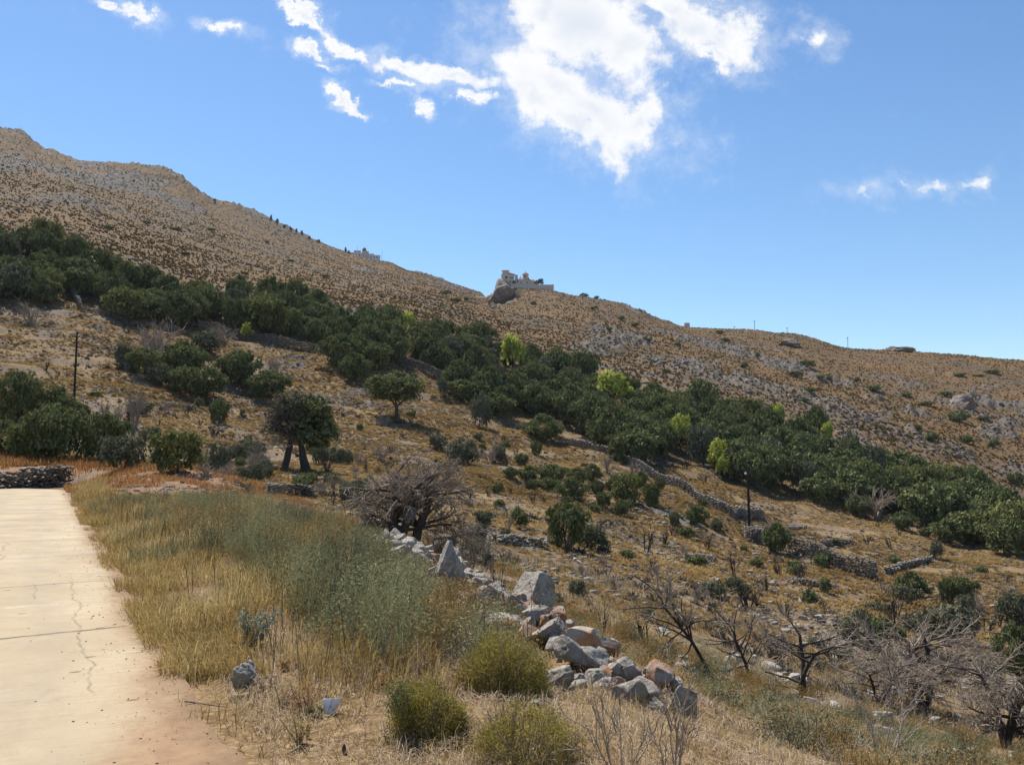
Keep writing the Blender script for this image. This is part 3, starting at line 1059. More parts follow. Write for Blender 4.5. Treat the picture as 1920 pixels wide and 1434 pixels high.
def scatter_proto(name, PV, PF, pos, sc, rz, m, tint, tilt=0.0):
    """many copies of a small shape in one mesh (ground cover nobody could count)"""
    n, k = len(pos), len(PV)
    c, s = np.cos(rz)[:, None], np.sin(rz)[:, None]
    sc = sc if sc.ndim == 2 else np.repeat(sc[:, None], 3, 1)
    X = PV[None, :, :] * sc[:, None, :]
    V = np.stack([X[:, :, 0] * c - X[:, :, 1] * s, X[:, :, 0] * s + X[:, :, 1] * c, X[:, :, 2]], -1) + pos[:, None, :]
    Fq = (PF[None] + (np.arange(n) * k)[:, None, None]).reshape(-1, PF.shape[1])
    kw = {'quad': Fq} if PF.shape[1] == 4 else {'tri': Fq}
    return new_mesh(name, V.reshape(-1, 3), None, m, {'tint': np.repeat(tint, k)}, **kw)


def polar_points(n, r0, r1, a0=-34.0, a1=34.0, power=1.0, g=rng):
    a = np.radians(g.uniform(a0, a1, n))
    u = g.uniform(0, 1, n)
    r = r0 * (r1 / r0) ** u if power == 0 else (r0 ** power + u * (r1 ** power - r0 ** power)) ** (1 / power)
    return r * np.sin(a), r * np.cos(a), r



# ------------------------------------------------------------------ shared plant shapes (half-width 1, height 1)
def unit_crowns(prefix, n, m, z0, rz, clumps, per, size, seed0, **kw):
    return [crown_mesh(prefix, seed0 + k * 13, m, 1.0 - 0.04, rz, z0, clumps, per, size, **kw) for k in range(n)]


EV = unit_crowns('crown', 6, M_EVER, 0.46, 0.47, 120, 36, 0.052, 100, cr=0.24, bottom=-0.92, shell=0.72)
EV_TR = [trunk_mesh('trunk', 40 + k, M_BARK, 0.3, 0.045) for k in range(3)]
OLV = unit_crowns('crown', 3, M_OLIVE, 0.46, 0.46, 70, 44, 0.060, 300, cr=0.34, bottom=-0.9)
GRG = unit_crowns('crown', 3, M_GREYG, 0.44, 0.44, 56, 34, 0.062, 400, cr=0.36, bottom=-0.9)
YEL = unit_crowns('crown', 3, M_YELLOW, 0.52, 0.42, 34, 34, 0.085, 500, cr=0.36)
SCR = unit_crowns('foliage', 4, M_EVER, 0.45, 0.46, 34, 34, 0.090, 600, cr=0.40, bottom=-0.9)


def twig_mesh(name, seed, m, stems, spec, spread=0.7, rad=0.03, h=0.5):
    g = np.random.default_rng(seed)
    tb = Tubes()
    for k in range(stems):
        a = g.uniform(0, 2 * math.pi)
        sp = g.uniform(0.1, spread)
        grow(g, tb, (math.cos(a) * 0.05, math.sin(a) * 0.05, -0.04), (math.cos(a) * sp, math.sin(a) * sp, 1), h * g.uniform(0.7, 1.15), rad * g.uniform(0.6, 1.1), 0, spec)
    V = np.concatenate(tb.V)
    ext = max(0.2, np.percentile(np.abs(V[:, :2]), 99))
    V[:, :2] /= ext
    V[:, 2] /= np.percentile(V[:, 2], 99.7)
    return new_mesh(name, V, None, m, quad=np.concatenate(tb.Q), smooth=True)


BURNT = [twig_mesh('burnt_bush', 700 + k, M_BURNT, 5, [(4, 0.5, 0.65, 0.10, 0.03), (3, 0.6, 0.6, 0.14, 0.02), (2, 0.6, 0.6, 0.2, 0)], 0.75, 0.030, 0.55) for k in range(4)]
GREYT = [twig_mesh('twigs', 750 + k, M_TWIG, 7, [(6, 0.55, 0.62, 0.10, 0.02), (6, 0.6, 0.6, 0.16, 0.0), (4, 0.7, 0.6, 0.2, -0.02)], 0.8, 0.026, 0.5) for k in range(3)]
DTREE = [twig_mesh('dead_tree', 780 + k, M_DEAD, 2, [(6, 0.7, 0.7, 0.14, 0.02), (5, 0.75, 0.6, 0.2, -0.02), (5, 0.7, 0.55, 0.22, -0.04)], 0.5, 0.045, 0.6) for k in range(3)]


def size_at(px, py, w, h, dmin=4.0):
    p, d = ground(px, py, dmin)
    dd = math.hypot(d, p[2] - CAMZ)
    return p, w * dd / F / 2, h * dd / F


def tree(name, label, cat, px, py, w, h, crowns, trunk, group=None, dmin=4.0, lift=0.0, p=None, sc=None, k=None):
    if p is None:
        p, sx, sz = size_at(px, py, w, h, dmin)
    else:
        sx, sz = sc
    k = random.randrange(100) if k is None else k
    t = thing(name, label, cat, p, random.uniform(0, 6.28), (sx, sx, sz), group)
    obj('crown', crowns[k % len(crowns)], t)
    if trunk is not None:
        obj('trunk', trunk[k % len(trunk)], t)
    return t


def bush(name, label, cat, px, py, w, h, meshes, group=None, dmin=4.0):
    p, sx, sz = size_at(px, py, w, h, dmin)
    o = obj(name, meshes[random.randrange(len(meshes))], None, p, (0, 0, random.uniform(0, 6.28)), (sx, sx, sz))
    return tag(o, label, cat, group)


# ------------------------------------------------------------------ the wood on the slope
UPPER = [(0, 445), (100, 450), (170, 488), (240, 508), (310, 535), (350, 545), (420, 545), (480, 545), (560, 552), (640, 578), (700, 590), (760, 605), (850, 612), (900, 640),
         (945, 652), (1000, 668), (1080, 672), (1150, 707), (1240, 728), (1300, 742), (1400, 762), (1480, 782), (1530, 790), (1560, 822), (1620, 845), (1680, 862), (1740, 893), (1800, 918), (1860, 940), (1920, 970)]
LOWER = [(0, 570), (110, 572), (150, 560), (200, 592), (260, 602), (340, 612), (420, 612), (500, 632), (580, 640), (640, 690), (700, 690), (760, 685), (840, 700), (880, 765), (930, 785), (990, 785), (1040, 785),
         (1100, 812), (1150, 845), (1230, 862), (1290, 862), (1350, 885), (1400, 915), (1450, 925), (1560, 950), (1640, 950), (1720, 985), (1800, 1000), (1860, 1010), (1920, 1030)]


YELLOWS = [(765, 625, 28), (962, 690, 42), (880, 690, 16), (1148, 752, 54), (1278, 838, 44), (1350, 880, 38), (1465, 878, 22), (1482, 884, 22), (1458, 802, 24), (1552, 824, 17)]


def build_wood():
    g = np.random.default_rng(77)
    x, y, r = polar_points(60000, 95, 235, -33, 32, 2.0, g)
    z = hz(x, y)
    px, py = proj(x, y, z)
    top = [(a, b + 26) for a, b in UPPER]
    ok = in_poly(px, py, top, LOWER)
    for yx, yy, yw in YELLOWS:
        ok &= ~((np.abs(px - yx) < yw * 0.75) & (py > yy - 4) & (py < yy + 60))
    gap = (px > 330) & (px < 420) & (py > 560) & (g.uniform(size=len(px)) < 0.7)
    ok &= ~gap
    x, y, z, px, py, r = [a[ok] for a in (x, y, z, px, py, r)]
    kept = []
    for i in range(len(x)):
        sp = 4.2 + 1.0 * vnoise(x[i] / 17, y[i] / 17, 3)
        if all((x[i] - x[j]) ** 2 + (y[i] - y[j]) ** 2 > sp * sp for j in kept):
            kept.append(i)
    kept.sort(key=lambda i: r[i])
    print('wood total', len(kept))
    rest = kept[296:]
    kept = kept[:296]
    bv, bq, bt, nb = [], [], [], 0
    for i in rest:
        w, h = g.uniform(5.0, 7.6), g.uniform(4.0, 6.4)
        me = SCR[int(g.integers(4))]
        V = np.empty(len(me.vertices) * 3, np.float32)
        me.vertices.foreach_get('co', V)
        V = V.reshape(-1, 3)
        T_ = np.empty(len(V), np.float32)
        me.attributes['tint'].data.foreach_get('value', T_)
        a = g.uniform(0, 6.28)
        X = np.stack([V[:, 0] * math.cos(a) - V[:, 1] * math.sin(a), V[:, 0] * math.sin(a) + V[:, 1] * math.cos(a), V[:, 2]], -1) * np.array([w / 2, w / 2, h])
        bv.append(X + np.array([x[i], y[i], z[i] - 0.2]))
        bt.append(T_)
    if rest:
        V = np.concatenate(bv)
        tag(obj('far_wood', new_mesh('far_wood', V, None, M_EVER, {'tint': np.concatenate(bt)}, quad=np.arange(len(V)).reshape(-1, 4))),
            'farthest evergreen crowns along the top of the hillside wood', 'wood', None, 'stuff')
    n = 0
    for i in kept:
        w = g.uniform(5.0, 8.3)
        h = g.uniform(3.8, 7.2)
        kind = g.uniform()
        lo = float(np.interp(px[i], [a for a, b in LOWER], [b for a, b in LOWER]))
        up = float(np.interp(px[i], [a for a, b in top], [b for a, b in top]))
        f = (py[i] - up) / max(lo - up, 1)
        band = ('on the wood\'s upper edge' if f < 0.28 else
                'deep in the wood' if f < 0.72 else 'on the wood\'s lower edge')
        where = ('far left end' if px[i] < 340 else 'left part over the bushy hollow' if px[i] < 680 else 'middle below the chapel' if px[i] < 1180 else
                 'right of the umbrella shaped pine' if px[i] < 1520 else 'right end near the valley')
        if kind < 0.86:
            look = ('broad dark evergreen' if w > 6.7 else 'rounded dark evergreen') if h < 5.4 else ('tall dark evergreen' if w < 6.5 else 'big dark evergreen')
            cr = EV
        elif kind < 0.96:
            look, cr = 'olive tinted evergreen', OLV
        else:
            look, cr = 'dull grey green evergreen', GRG
            w *= 0.8
        lab = look + ' ' + band + ', ' + where
        tree('evergreen_tree', lab, 'tree', 0, 0, 0, 0, cr, EV_TR, 'evergreen trees of the hillside wood',
             p=np.array([x[i], y[i], z[i] - 0.15]), sc=(w / 2, h), k=int(g.integers(100)))
        n += 1
    print('wood trees', n)


build_wood()

# yellow-green pines standing in and along the wood
for px, py, w, h, lab in [
    (765, 625, 28, 30, 'small yellow green pine near the top of the wood, left of the chapel'),
    (462, 629, 17, 14, 'tiny bright yellow bush beside the upper terrace wall'),
    (962, 690, 42, 50, 'bright yellow green pine at the crest of the wood, straight below the chapel'),
    (880, 690, 16, 22, 'thin yellow sapling among dark trees, left of the crest pine'),
    (1148, 752, 54, 44, 'umbrella shaped yellow green pine in the middle of the wood'),
    (1278, 838, 44, 48, 'yellow green pine at the lower edge of the wood with shade beneath'),
    (1350, 880, 38, 44, 'leaning yellow green pine at the lower edge of the wood near the pole'),
    (1358, 892, 26, 28, 'low yellow green bush under the leaning yellow pine'),
    (1465, 878, 22, 22, 'small yellow crown showing between dark trees, right of the pole top'),
    (1482, 884, 22, 20, 'flat yellow crown next to the small one beyond the pole'),
    (1458, 802, 24, 34, 'narrow yellow pine at the upper edge of the wood'),
    (1552, 824, 17, 22, 'last yellow sapling at the upper right edge of the wood'),
    (1432, 896, 12, 18, 'slim yellow sprout just right of the pole top'),
    (1042, 700, 20, 14, 'low yellow tuft right of the crest pine'),
]:
    tree('yellow_green_pine', lab, 'tree', px, py + 8, w * 1.3, h + 14, YEL, EV_TR, None, 95)

# ------------------------------------------------------------------ single trees and big bushes on the open slope
def lone_tree():
    p, sx, sz = size_at(745, 790, 104, 94)
    t = thing('carob_tree', 'lone dark green umbrella crowned tree on a forked trunk above its own shadow', 'tree', p)
    g = np.random.default_rng(9)
    obj('crown', crown_mesh('crown', 905, M_EVER, sx * 1.02, sz * 0.42, sz * 0.58, 150, 60, 0.15, cr=0.30, bottom=-0.45, shell=0.5), t)
    obj('trunk', trunk_mesh('trunk', 4, M_BARK, sz * 0.33, 0.26, 4, 0.9), t)


lone_tree()


def twin_tree():
    p, sx, sz = size_at(560, 882, 150, 142)
    t = thing('old_tree', 'half dead double trunked tree with grey twigs left and dark green foliage right', 'tree', p)
    g = np.random.default_rng(19)
    for dx, s in ((-0.35 * sx, 21), (0.22 * sx, 22), (0.08 * sx, 23)):
        o = obj('trunk', trunk_mesh('trunk', s, M_BURNT, sz * 0.45, 0.26 if s != 23 else 0.17, 4, 0.7, (0.04 * (s - 22), 0)), t, (dx, 0, 0))
    o = obj('crown', crown_mesh('crown', 926, M_EVER, sx * 0.56, sz * 0.42, sz * 0.55, 120, 46, 0.13, cr=0.30, bottom=-0.85), t, (0.42 * sx, 0, 0))
    o = obj('twigs', crown_mesh('twigs', 927, M_DEADLEAF, sx * 0.55, sz * 0.36, sz * 0.62, 80, 34, 0.10, cr=0.30, bottom=-0.8, shell=0.4), t, (-0.38 * sx, 0, 0))
    obj('crown', crown_mesh('crown', 928, M_GREYG, sx * 0.5, sz * 0.26, sz * 0.74, 60, 40, 0.11, cr=0.30, bottom=-0.6), t, (-0.15 * sx, 0, 0))
    tb = Tubes()
    for k in range(46):
        a = g.uniform(0, 6.28)
        b = np.array([-0.35 * sx + g.uniform(-0.15, 0.25) * sx, g.uniform(-0.3, 0.3), sz * g.uniform(0.3, 0.7)])
        grow(g, tb, b, (math.cos(a), math.sin(a), g.uniform(-0.1, 0.7)), sx * 0.30, 0.05, 1, [(0, 0, 0, 0, 0), (7, 0.6, 0.55, 0.16, 0.0), (6, 0.7, 0.6, 0.2, -0.03), (3, 0.7, 0.5, 0.2, -0.05)])
    obj('dead_branches', tb.mesh('dead_branches', M_DEAD), t)


twin_tree()


def great_dead_tree():
    p, d = ground(738, 1012, 20)
    sc = d / F
    H, W = 215 * sc, 250 * sc
    t = thing('dead_tree', 'large grey leafless tree with drooping tangled twigs behind the tumbled wall', 'tree', p)
    g = np.random.default_rng(31)
    tb, tw = Tubes(), Tubes()
    for ox, lean, ln in ((-0.02 * W, (0.22, 0.0), 0.52), (0.16 * W, (0.10, 0.1), 0.48), (0.01 * W, (0.5, -0.1), 0.5)):
        pts, dd = wander(g, (ox, 0, -0.3), (lean[0], lean[1], 1), H * ln + 0.3, 6, 0.12)
        tb.add(pts, np.linspace(0.045 * H, 0.024 * H, 7), 8)
        for k in range(11):
            i = g.integers(2, 7)
            a = g.uniform(0, 6.28)
            grow(g, tb, pts[i], (math.cos(a) * 1.25, math.sin(a) * 0.9, g.uniform(0.0, 0.8)), W * g.uniform(0.22, 0.36), 0.016 * H, 1,
                 [(0, 0, 0, 0, 0), (9, 0.65, 0.55, 0.13, 0.0), (10, 0.75, 0.5, 0.2, -0.05), (7, 0.6, 0.6, 0.2, -0.10)], tw)
    tr = obj('trunk', tb.mesh('trunk', M_BARK), t)
    obj('twigs', tw.mesh('twigs', M_TWIG), t)
    b2 = Tubes()
    pts, _ = wander(g, (0.30 * W, -0.2, 0.05), (1, -0.1, 0.08), 0.38 * W, 6, 0.05)
    b2.add(pts, np.linspace(0.011 * H, 0.005 * H, 7), 6)
    for k in range(7):
        for q in range(5):
            grow(g, b2, pts[k], (g.uniform(-0.9, 0.9), g.uniform(-0.6, 0.4), g.uniform(-1, 0.9)), 0.16 * H * g.uniform(0.5, 1.2), 0.003 * H, 1, [(0, 0, 0, 0, 0), (5, 0.6, 0.6, 0.2, -0.03), (4, 0.6, 0.5, 0.2, -0.03)])
    obj('fallen_bough', b2.mesh('fallen_bough', M_TWIG), t)


great_dead_tree()

# green shrubs and small trees: px, base py, width, height, crown kind, label
SHRUBS = [
    (33, 792, 70, 80, 'E', 'dark upright evergreen beside the road end, furthest left'),
    (100, 792, 62, 56, 'E', 'dark evergreen with a two lobed top, right of the upright one by the road end'),
    (128, 802, 66, 50, 'E', 'spreading dark evergreen at the right shoulder of the road end thicket'),
    (100, 862, 92, 88, 'E', 'dense dark tree filling the thicket above the road end wall'),
    (60, 858, 74, 56, 'O', 'dull olive bush low in the thicket above the road end wall'),
    (14, 850, 56, 50, 'E', 'dark bush cut by the picture edge above the road end wall'),
    (188, 866, 82, 80, 'E', 'dark narrow tree at the right of the road end thicket'),
    (232, 880, 78, 56, 'G', 'grey green bush between the thicket and the round olive bush'),
    (330, 888, 88, 72, 'O', 'round olive green bush standing alone behind the rusty grass'),
    (412, 888, 44, 52, 'G', 'small grey green bush right of the round olive bush'),
    (410, 795, 36, 42, 'E', 'small dark pointed bush on the stony slope, midway to the lone tree'),
    (265, 700, 62, 44, 'E', 'dark bush at the left end of the hollow clump'),
    (342, 705, 92, 60, 'E', 'large dark bush at the top of the hollow clump'),
    (352, 738, 70, 46, 'E', 'dark bush low in the hollow clump'),
    (392, 742, 70, 50, 'E', 'second dark bush along the foot of the hollow clump'),
    (446, 722, 84, 62, 'E', 'broad dark bush at the right of the hollow clump'),
    (505, 745, 72, 48, 'E', 'rounded dark bush at the right tip of the hollow clump'),
    (300, 722, 44, 34, 'G', 'grey green bush under the hollow clump, left'),
    (232, 690, 34, 40, 'G', 'dull bush at the short leaning wall'),
    (385, 660, 56, 34, 'G', 'grey green bush above the hollow clump'),
    (665, 715, 62, 52, 'E', 'dark bush standing clear below the terrace wall, left of the lone tree'),
    (705, 692, 64, 50, 'E', 'dark bush against the terrace wall, up left of the lone tree'),
    (652, 868, 26, 18, 'E', 'tiny dark shrub between the double trunked tree and the dead tree'),
    (864, 868, 76, 44, 'G', 'dull green thicket above the dead tree'),
    (820, 842, 40, 26, 'G', 'small dull shrub up left of the thicket above the dead tree'),
    (852, 877, 20, 16, 'E', 'tiny round dark shrub under the dull thicket'),
    (830, 888, 24, 22, 'E', 'tiny dark shrub right above the dead tree'),
    (935, 868, 30, 32, 'G', 'small grey shrub between the thicket and the long wall'),
    (978, 872, 26, 22, 'E', 'round dark shrub below the long terrace wall start'),
    (1006, 852, 24, 24, 'E', 'round dark shrub touching the long terrace wall start'),
    (1020, 826, 72, 46, 'E', 'dark bush just clear of the wood, left end of the long wall'),
    (1185, 868, 96, 58, 'E', 'large dark bush standing just below the wood, over the long wall'),
    (900, 800, 44, 60, 'G', 'grey green bush at the foot of the wood'),
    (830, 740, 24, 30, 'G', 'small grey bush right of the lone tree'),
    (958, 896, 30, 20, 'E', 'low dark shrub at the left tip of the shrub patch'),
    (992, 902, 40, 28, 'E', 'low dark shrub in the left of the shrub patch'),
    (1035, 906, 56, 34, 'E', 'wide dark shrub in the shrub patch'),
    (996, 918, 26, 20, 'E', 'small dark shrub under the left of the shrub patch'),
    (1028, 920, 44, 24, 'E', 'low shrub along the foot of the shrub patch'),
    (1072, 936, 54, 38, 'E', 'rounded dark shrub at the foot of the shrub patch'),
    (1082, 908, 44, 30, 'E', 'dark shrub at the back of the shrub patch'),
    (1112, 900, 32, 30, 'E', 'dark shrub near the bare sandy spot'),
    (1120, 930, 26, 30, 'E', 'little dark tree beside the bare sandy spot'),
    (1150, 928, 30, 32, 'E', 'dark shrub right of the bare sandy spot'),
    (1172, 942, 60, 52, 'O', 'bushy olive shrub at the right of the shrub patch'),
    (1132, 950, 30, 26, 'E', 'small dark shrub below the bare sandy spot'),
    (1166, 966, 34, 28, 'E', 'dark shrub at the lower right tip of the shrub patch'),
    (1202, 918, 30, 34, 'E', 'upright dark shrub near the long wall'),
    (1222, 950, 34, 44, 'E', 'upright dark shrub at the right end of the shrub patch'),
    (1238, 918, 20, 22, 'E', 'tiny dark shrub just under the long wall'),
    (1265, 986, 24, 26, 'E', 'tiny dark shrub left of the round one on the golden slope'),
    (1306, 984, 38, 34, 'E', 'round dark shrub alone on the golden slope, left of the pole'),
    (1345, 996, 26, 22, 'G', 'small grey shrub between the round shrub and the pole'),
    (1062, 1030, 74, 84, 'E', 'dense dark tree with a ragged top in the middle of the golden field'),
    (1108, 1032, 62, 46, 'G', 'grey green bush leaning on the dense dark tree of the golden field'),
    (1456, 1036, 52, 50, 'E', 'dark bush growing out of the round stone ruin beside the pole'),
    (1694, 994, 44, 32, 'E', 'dark bush under the right part of the wood'),
    (1735, 1008, 20, 18, 'E', 'tiny dark bush under the right part of the wood'),
    (1610, 968, 40, 36, 'E', 'dark bush below the grey leafless trees'),
    (1835, 1022, 88, 54, 'O', 'olive green thicket at the right end of the slope'),
    (1780, 1018, 60, 40, 'E', 'dark bush left of the olive thicket'),
    (1890, 1040, 70, 56, 'E', 'dark bush at the right picture edge under the wood'),
    (1757, 1048, 24, 30, 'G', 'small bush above the stub of terrace wall'),
    (1708, 1118, 50, 40, 'E', 'rounded grey dark bush in the lower field'),
    (1800, 1132, 50, 42, 'E', 'round dark bush in the lower field near the right edge'),
    (1775, 1130, 28, 38, 'E', 'thin dark bush touching the round one in the lower field'),
    (1612, 1208, 70, 56, 'E', 'dark evergreen bush in the lower thicket'),
    (1655, 1216, 62, 48, 'E', 'low dark bush right half of the lower thicket'),
    (1790, 1204, 84, 56, 'G', 'grey green bush at the back of the big dead tree'),
    (1728, 1190, 60, 36, 'G', 'faint grey green bush between the thicket and the dead tree'),
    (1900, 1165, 60, 46, 'G', 'dull bush at the right picture edge in the lower field'),
    (1905, 1262, 56, 74, 'E', 'dark bush cut by the right picture edge'),
    (1850, 1280, 60, 40, 'E', 'low dark bush under the big dead tree, right'),
    (1905, 910, 26, 22, 'E', 'small dark bush on the rocky hillside far right'),
    (1822, 900, 32, 24, 'E', 'small dark bush on the rocky hillside above the wood'),
    (470, 905, 50, 34, 'G', 'dull shrub beside the dark shaded wall'),
    (600, 872, 40, 34, 'G', 'grey shrub at the foot of the double trunked tree'),
    (450, 870, 46, 34, 'G', 'grey green shrub left of the double trunked tree'),
    (665, 930, 44, 30, 'G', 'olive grey shrub left of the dead tree'),
]
KIND = {'E': (EV, 'shrub'), 'O': (OLV, 'shrub'), 'G': (GRG, 'shrub')}
for px, py, w, h, kd, lab in SHRUBS:
    crowns, cat = KIND[kd]
    t = tree('evergreen_shrub' if kd == 'E' else 'olive_shrub' if kd == 'O' else 'grey_green_shrub', lab, cat, px, py, w * 1.06, h * 1.06, crowns, EV_TR if h > 40 else None, None, 20)

# grey leafless trees and burnt bushes
GREYS = [
    (288, 668, 84, 74, 'large grey leafless tree at the top of the hollow'),
    (420, 640, 60, 34, 'grey leafless bush on the upper terrace wall'),
    (62, 608, 62, 44, 'bare spreading bush on the far left slope'),
    (252, 800, 60, 84, 'bare dark tree on the stony slope behind the road end thicket'),
    (215, 800, 40, 52, 'bare grey bush between thicket and stony slope'),
    (380, 880, 46, 50, 'grey twiggy bush beside the round olive bush'),
    (480, 880, 60, 56, 'grey twiggy bush left of the double trunked tree'),
    (1640, 972, 90, 58, 'pale grey leafless tree at the lower edge of the wood'),
    (1600, 960, 46, 44, 'grey leafless bush left of the pale leafless tree'),
    (1835, 985, 84, 44, 'grey leafless thicket at the right end of the wood'),
    (1885, 1000, 70, 46, 'grey leafless crown at the right edge under the wood'),
    (1800, 1000, 50, 50, 'bare grey tree before the right end of the wood'),
    (920, 868, 50, 40, 'grey bare bush above the golden field'),
    (1140, 885, 48, 44, 'bare dark tree behind the bare sandy spot'),
    (1190, 895, 36, 40, 'bare grey bush under the long wall'),
    (1455, 1005, 48, 34, 'grey twiggy bush inside the round stone ruin'),
    (905, 1045, 80, 48, 'dark grey thicket right of the great dead tree'),
    (850, 1040, 70, 44, 'tangled thicket under the fallen bough'),
    (520, 700, 50, 40, 'bare grey bush right of the hollow clump'),
    (720, 800, 40, 30, 'faint bare bush at the foot of the lone tree'),
]
for px, py, w, h, lab in GREYS:
    bush('leafless_bush', lab, 'bush', px, py, w, h, GREYT, None, 20)

BURNTS = [
    (1212, 1036, 40, 66, 'burnt bush with upright stems in the golden field'),
    (1378, 1085, 26, 58, 'charred stump with one upright stem on the golden field'),
    (1500, 1092, 56, 48, 'fan shaped burnt bush below the terrace wall'),
    (1262, 1005, 28, 34, 'small burnt bush near the round dark shrub'),
    (1130, 1188, 46, 74, 'burnt bush with black stems just behind the boulders'),
    (1212, 1210, 52, 74, 'dense black burnt bush behind the boulders'),
    (1240, 1195, 40, 46, 'small burnt bush right of the dense black one'),
    (1562, 1245, 60, 64, 'dark burnt bush in the lower field'),
    (1420, 1130, 30, 34, 'little burnt bush in the lower field'),
    (1215, 1100, 26, 36, 'little burnt bush on the stony terrace'),
    (880, 935, 26, 28, 'little bare bush in the golden field'),
    (915, 930, 26, 22, 'low bare bush in the golden field'),
    (1680, 1180, 50, 90, 'thin bare tree standing in the lower thicket'),
    (1655, 1195, 40, 74, 'thin bare stem tree left in the lower thicket'),
    (985, 915, 24, 26, 'small burnt twig bush above the ragged dark tree'),
    (1150, 862, 30, 36, 'burnt bush beside the long wall start'),
    (1320, 905, 28, 30, 'burnt bush above the long wall'),
    (1425, 925, 26, 30, 'burnt bush above the long wall near the pole'),
    (1285, 880, 30, 30, 'burnt bush beneath the yellow pine'),
    (690, 740, 30, 34, 'bare black bush between terrace wall and lone tree'),
    (245, 790, 34, 44, 'bare burnt bush on the left stony slope'),
    (350, 780, 24, 42, 'burnt stem bush on the left stony slope'),
    (1850, 1190, 36, 44, 'burnt bush in the right lower field'),
    (1765, 1150, 30, 40, 'burnt bush beside the round bush of the lower field'),
    (1545, 1150, 28, 34, 'burnt bush in the flat pale field'),
    (1140, 1085, 26, 40, 'burnt bush on the stony terrace near the dark tree'),
    (935, 1120, 40, 70, 'black branching bush between the boulders and the field'),
    (880, 1080, 60, 60, 'black stemmed thicket behind the pointed boulder'),
    (820, 1050, 70, 56, 'dark stemmed thicket under the fallen bough'),
]
for px, py, w, h, lab in BURNTS:
    bush('burnt_bush', lab, 'bush', px, py, w, h, BURNT, None, 9)
# many small bare bushes dotted over the slope: nothing tells these apart
g0 = np.random.default_rng(55)
cnt = 0
x_, y_, r_ = polar_points(900, 42, 125, -30, 30, 1.4, g0)
z_ = hz(x_, y_)
px_, py_ = proj(x_, y_, z_)
for i in range(len(x_)):
    if cnt >= 150:
        break
    if in_poly(px_[i], py_[i], UPPER, LOWER) or py_[i] < 560 or SS.min() > 1e9:
        continue
    s_, o_ = so_of(x_[i], y_[i])
    if o_ < 9 and s_ < 64:
        continue
    side = 'left stony slope' if px_[i] < 560 else 'middle slope' if px_[i] < 1100 else 'right slope'
    if g0.uniform() < 0.6:
        sx = g0.uniform(0.35, 0.9)
        o = obj('bare_bush', BURNT[g0.integers(4)], None, (x_[i], y_[i], z_[i]), (0, 0, g0.uniform(0, 6)), (sx, sx, g0.uniform(0.7, 1.7)))
        tag(o, 'small dark bare bush in dry grass on the ' + side, 'bush', 'small bare bushes on the slope')
    else:
        sx = g0.uniform(0.4, 0.9)
        o = obj('low_shrub', SCR[g0.integers(4)], None, (x_[i], y_[i], z_[i]), (0, 0, g0.uniform(0, 6)), (sx, sx, g0.uniform(0.5, 1.0)))
        tag(o, 'small dark green shrub in dry grass on the ' + side, 'shrub', 'small green shrubs on the slope')
    cnt += 1

# the overgrown hollow behind the verge: grey and dull green bushes that nothing tells apart
gh = np.random.default_rng(57)
for (x0_, x1_, y0_, y1_, n_, wh) in [(380, 520, 840, 910, 16, 'hollow behind the rusty grass'), (600, 720, 850, 950, 14, 'hollow left of the great dead tree'), (180, 320, 770, 870, 12, 'slope above the road end thicket'),
                                     (800, 1000, 985, 1075, 12, 'gully right of the great dead tree'), (1000, 1400, 1040, 1160, 16, 'stony terrace beyond the boulders'), (1500, 1900, 1110, 1260, 18, 'lower field near the right edge')]:
    for k in range(n_):
        px, py = gh.uniform(x0_, x1_), gh.uniform(y0_, y1_)
        w, h = gh.uniform(24, 56), gh.uniform(18, 40)
        if gh.uniform() < 0.6:
            bush('leafless_bush', 'grey twiggy leafless bush in the ' + wh if 'slope' not in wh else 'grey twiggy leafless bush on the ' + wh, 'bush', px, py, w, h, GREYT, 'leafless bushes of the overgrown hollows', 9)
        else:
            bush('dull_shrub', ('dull grey green low shrub on the ' if 'slope' in wh else 'dull grey green low shrub in the ') + wh, 'shrub', px, py, w, h * 0.8, GRG, 'dull shrubs of the overgrown hollows', 9)

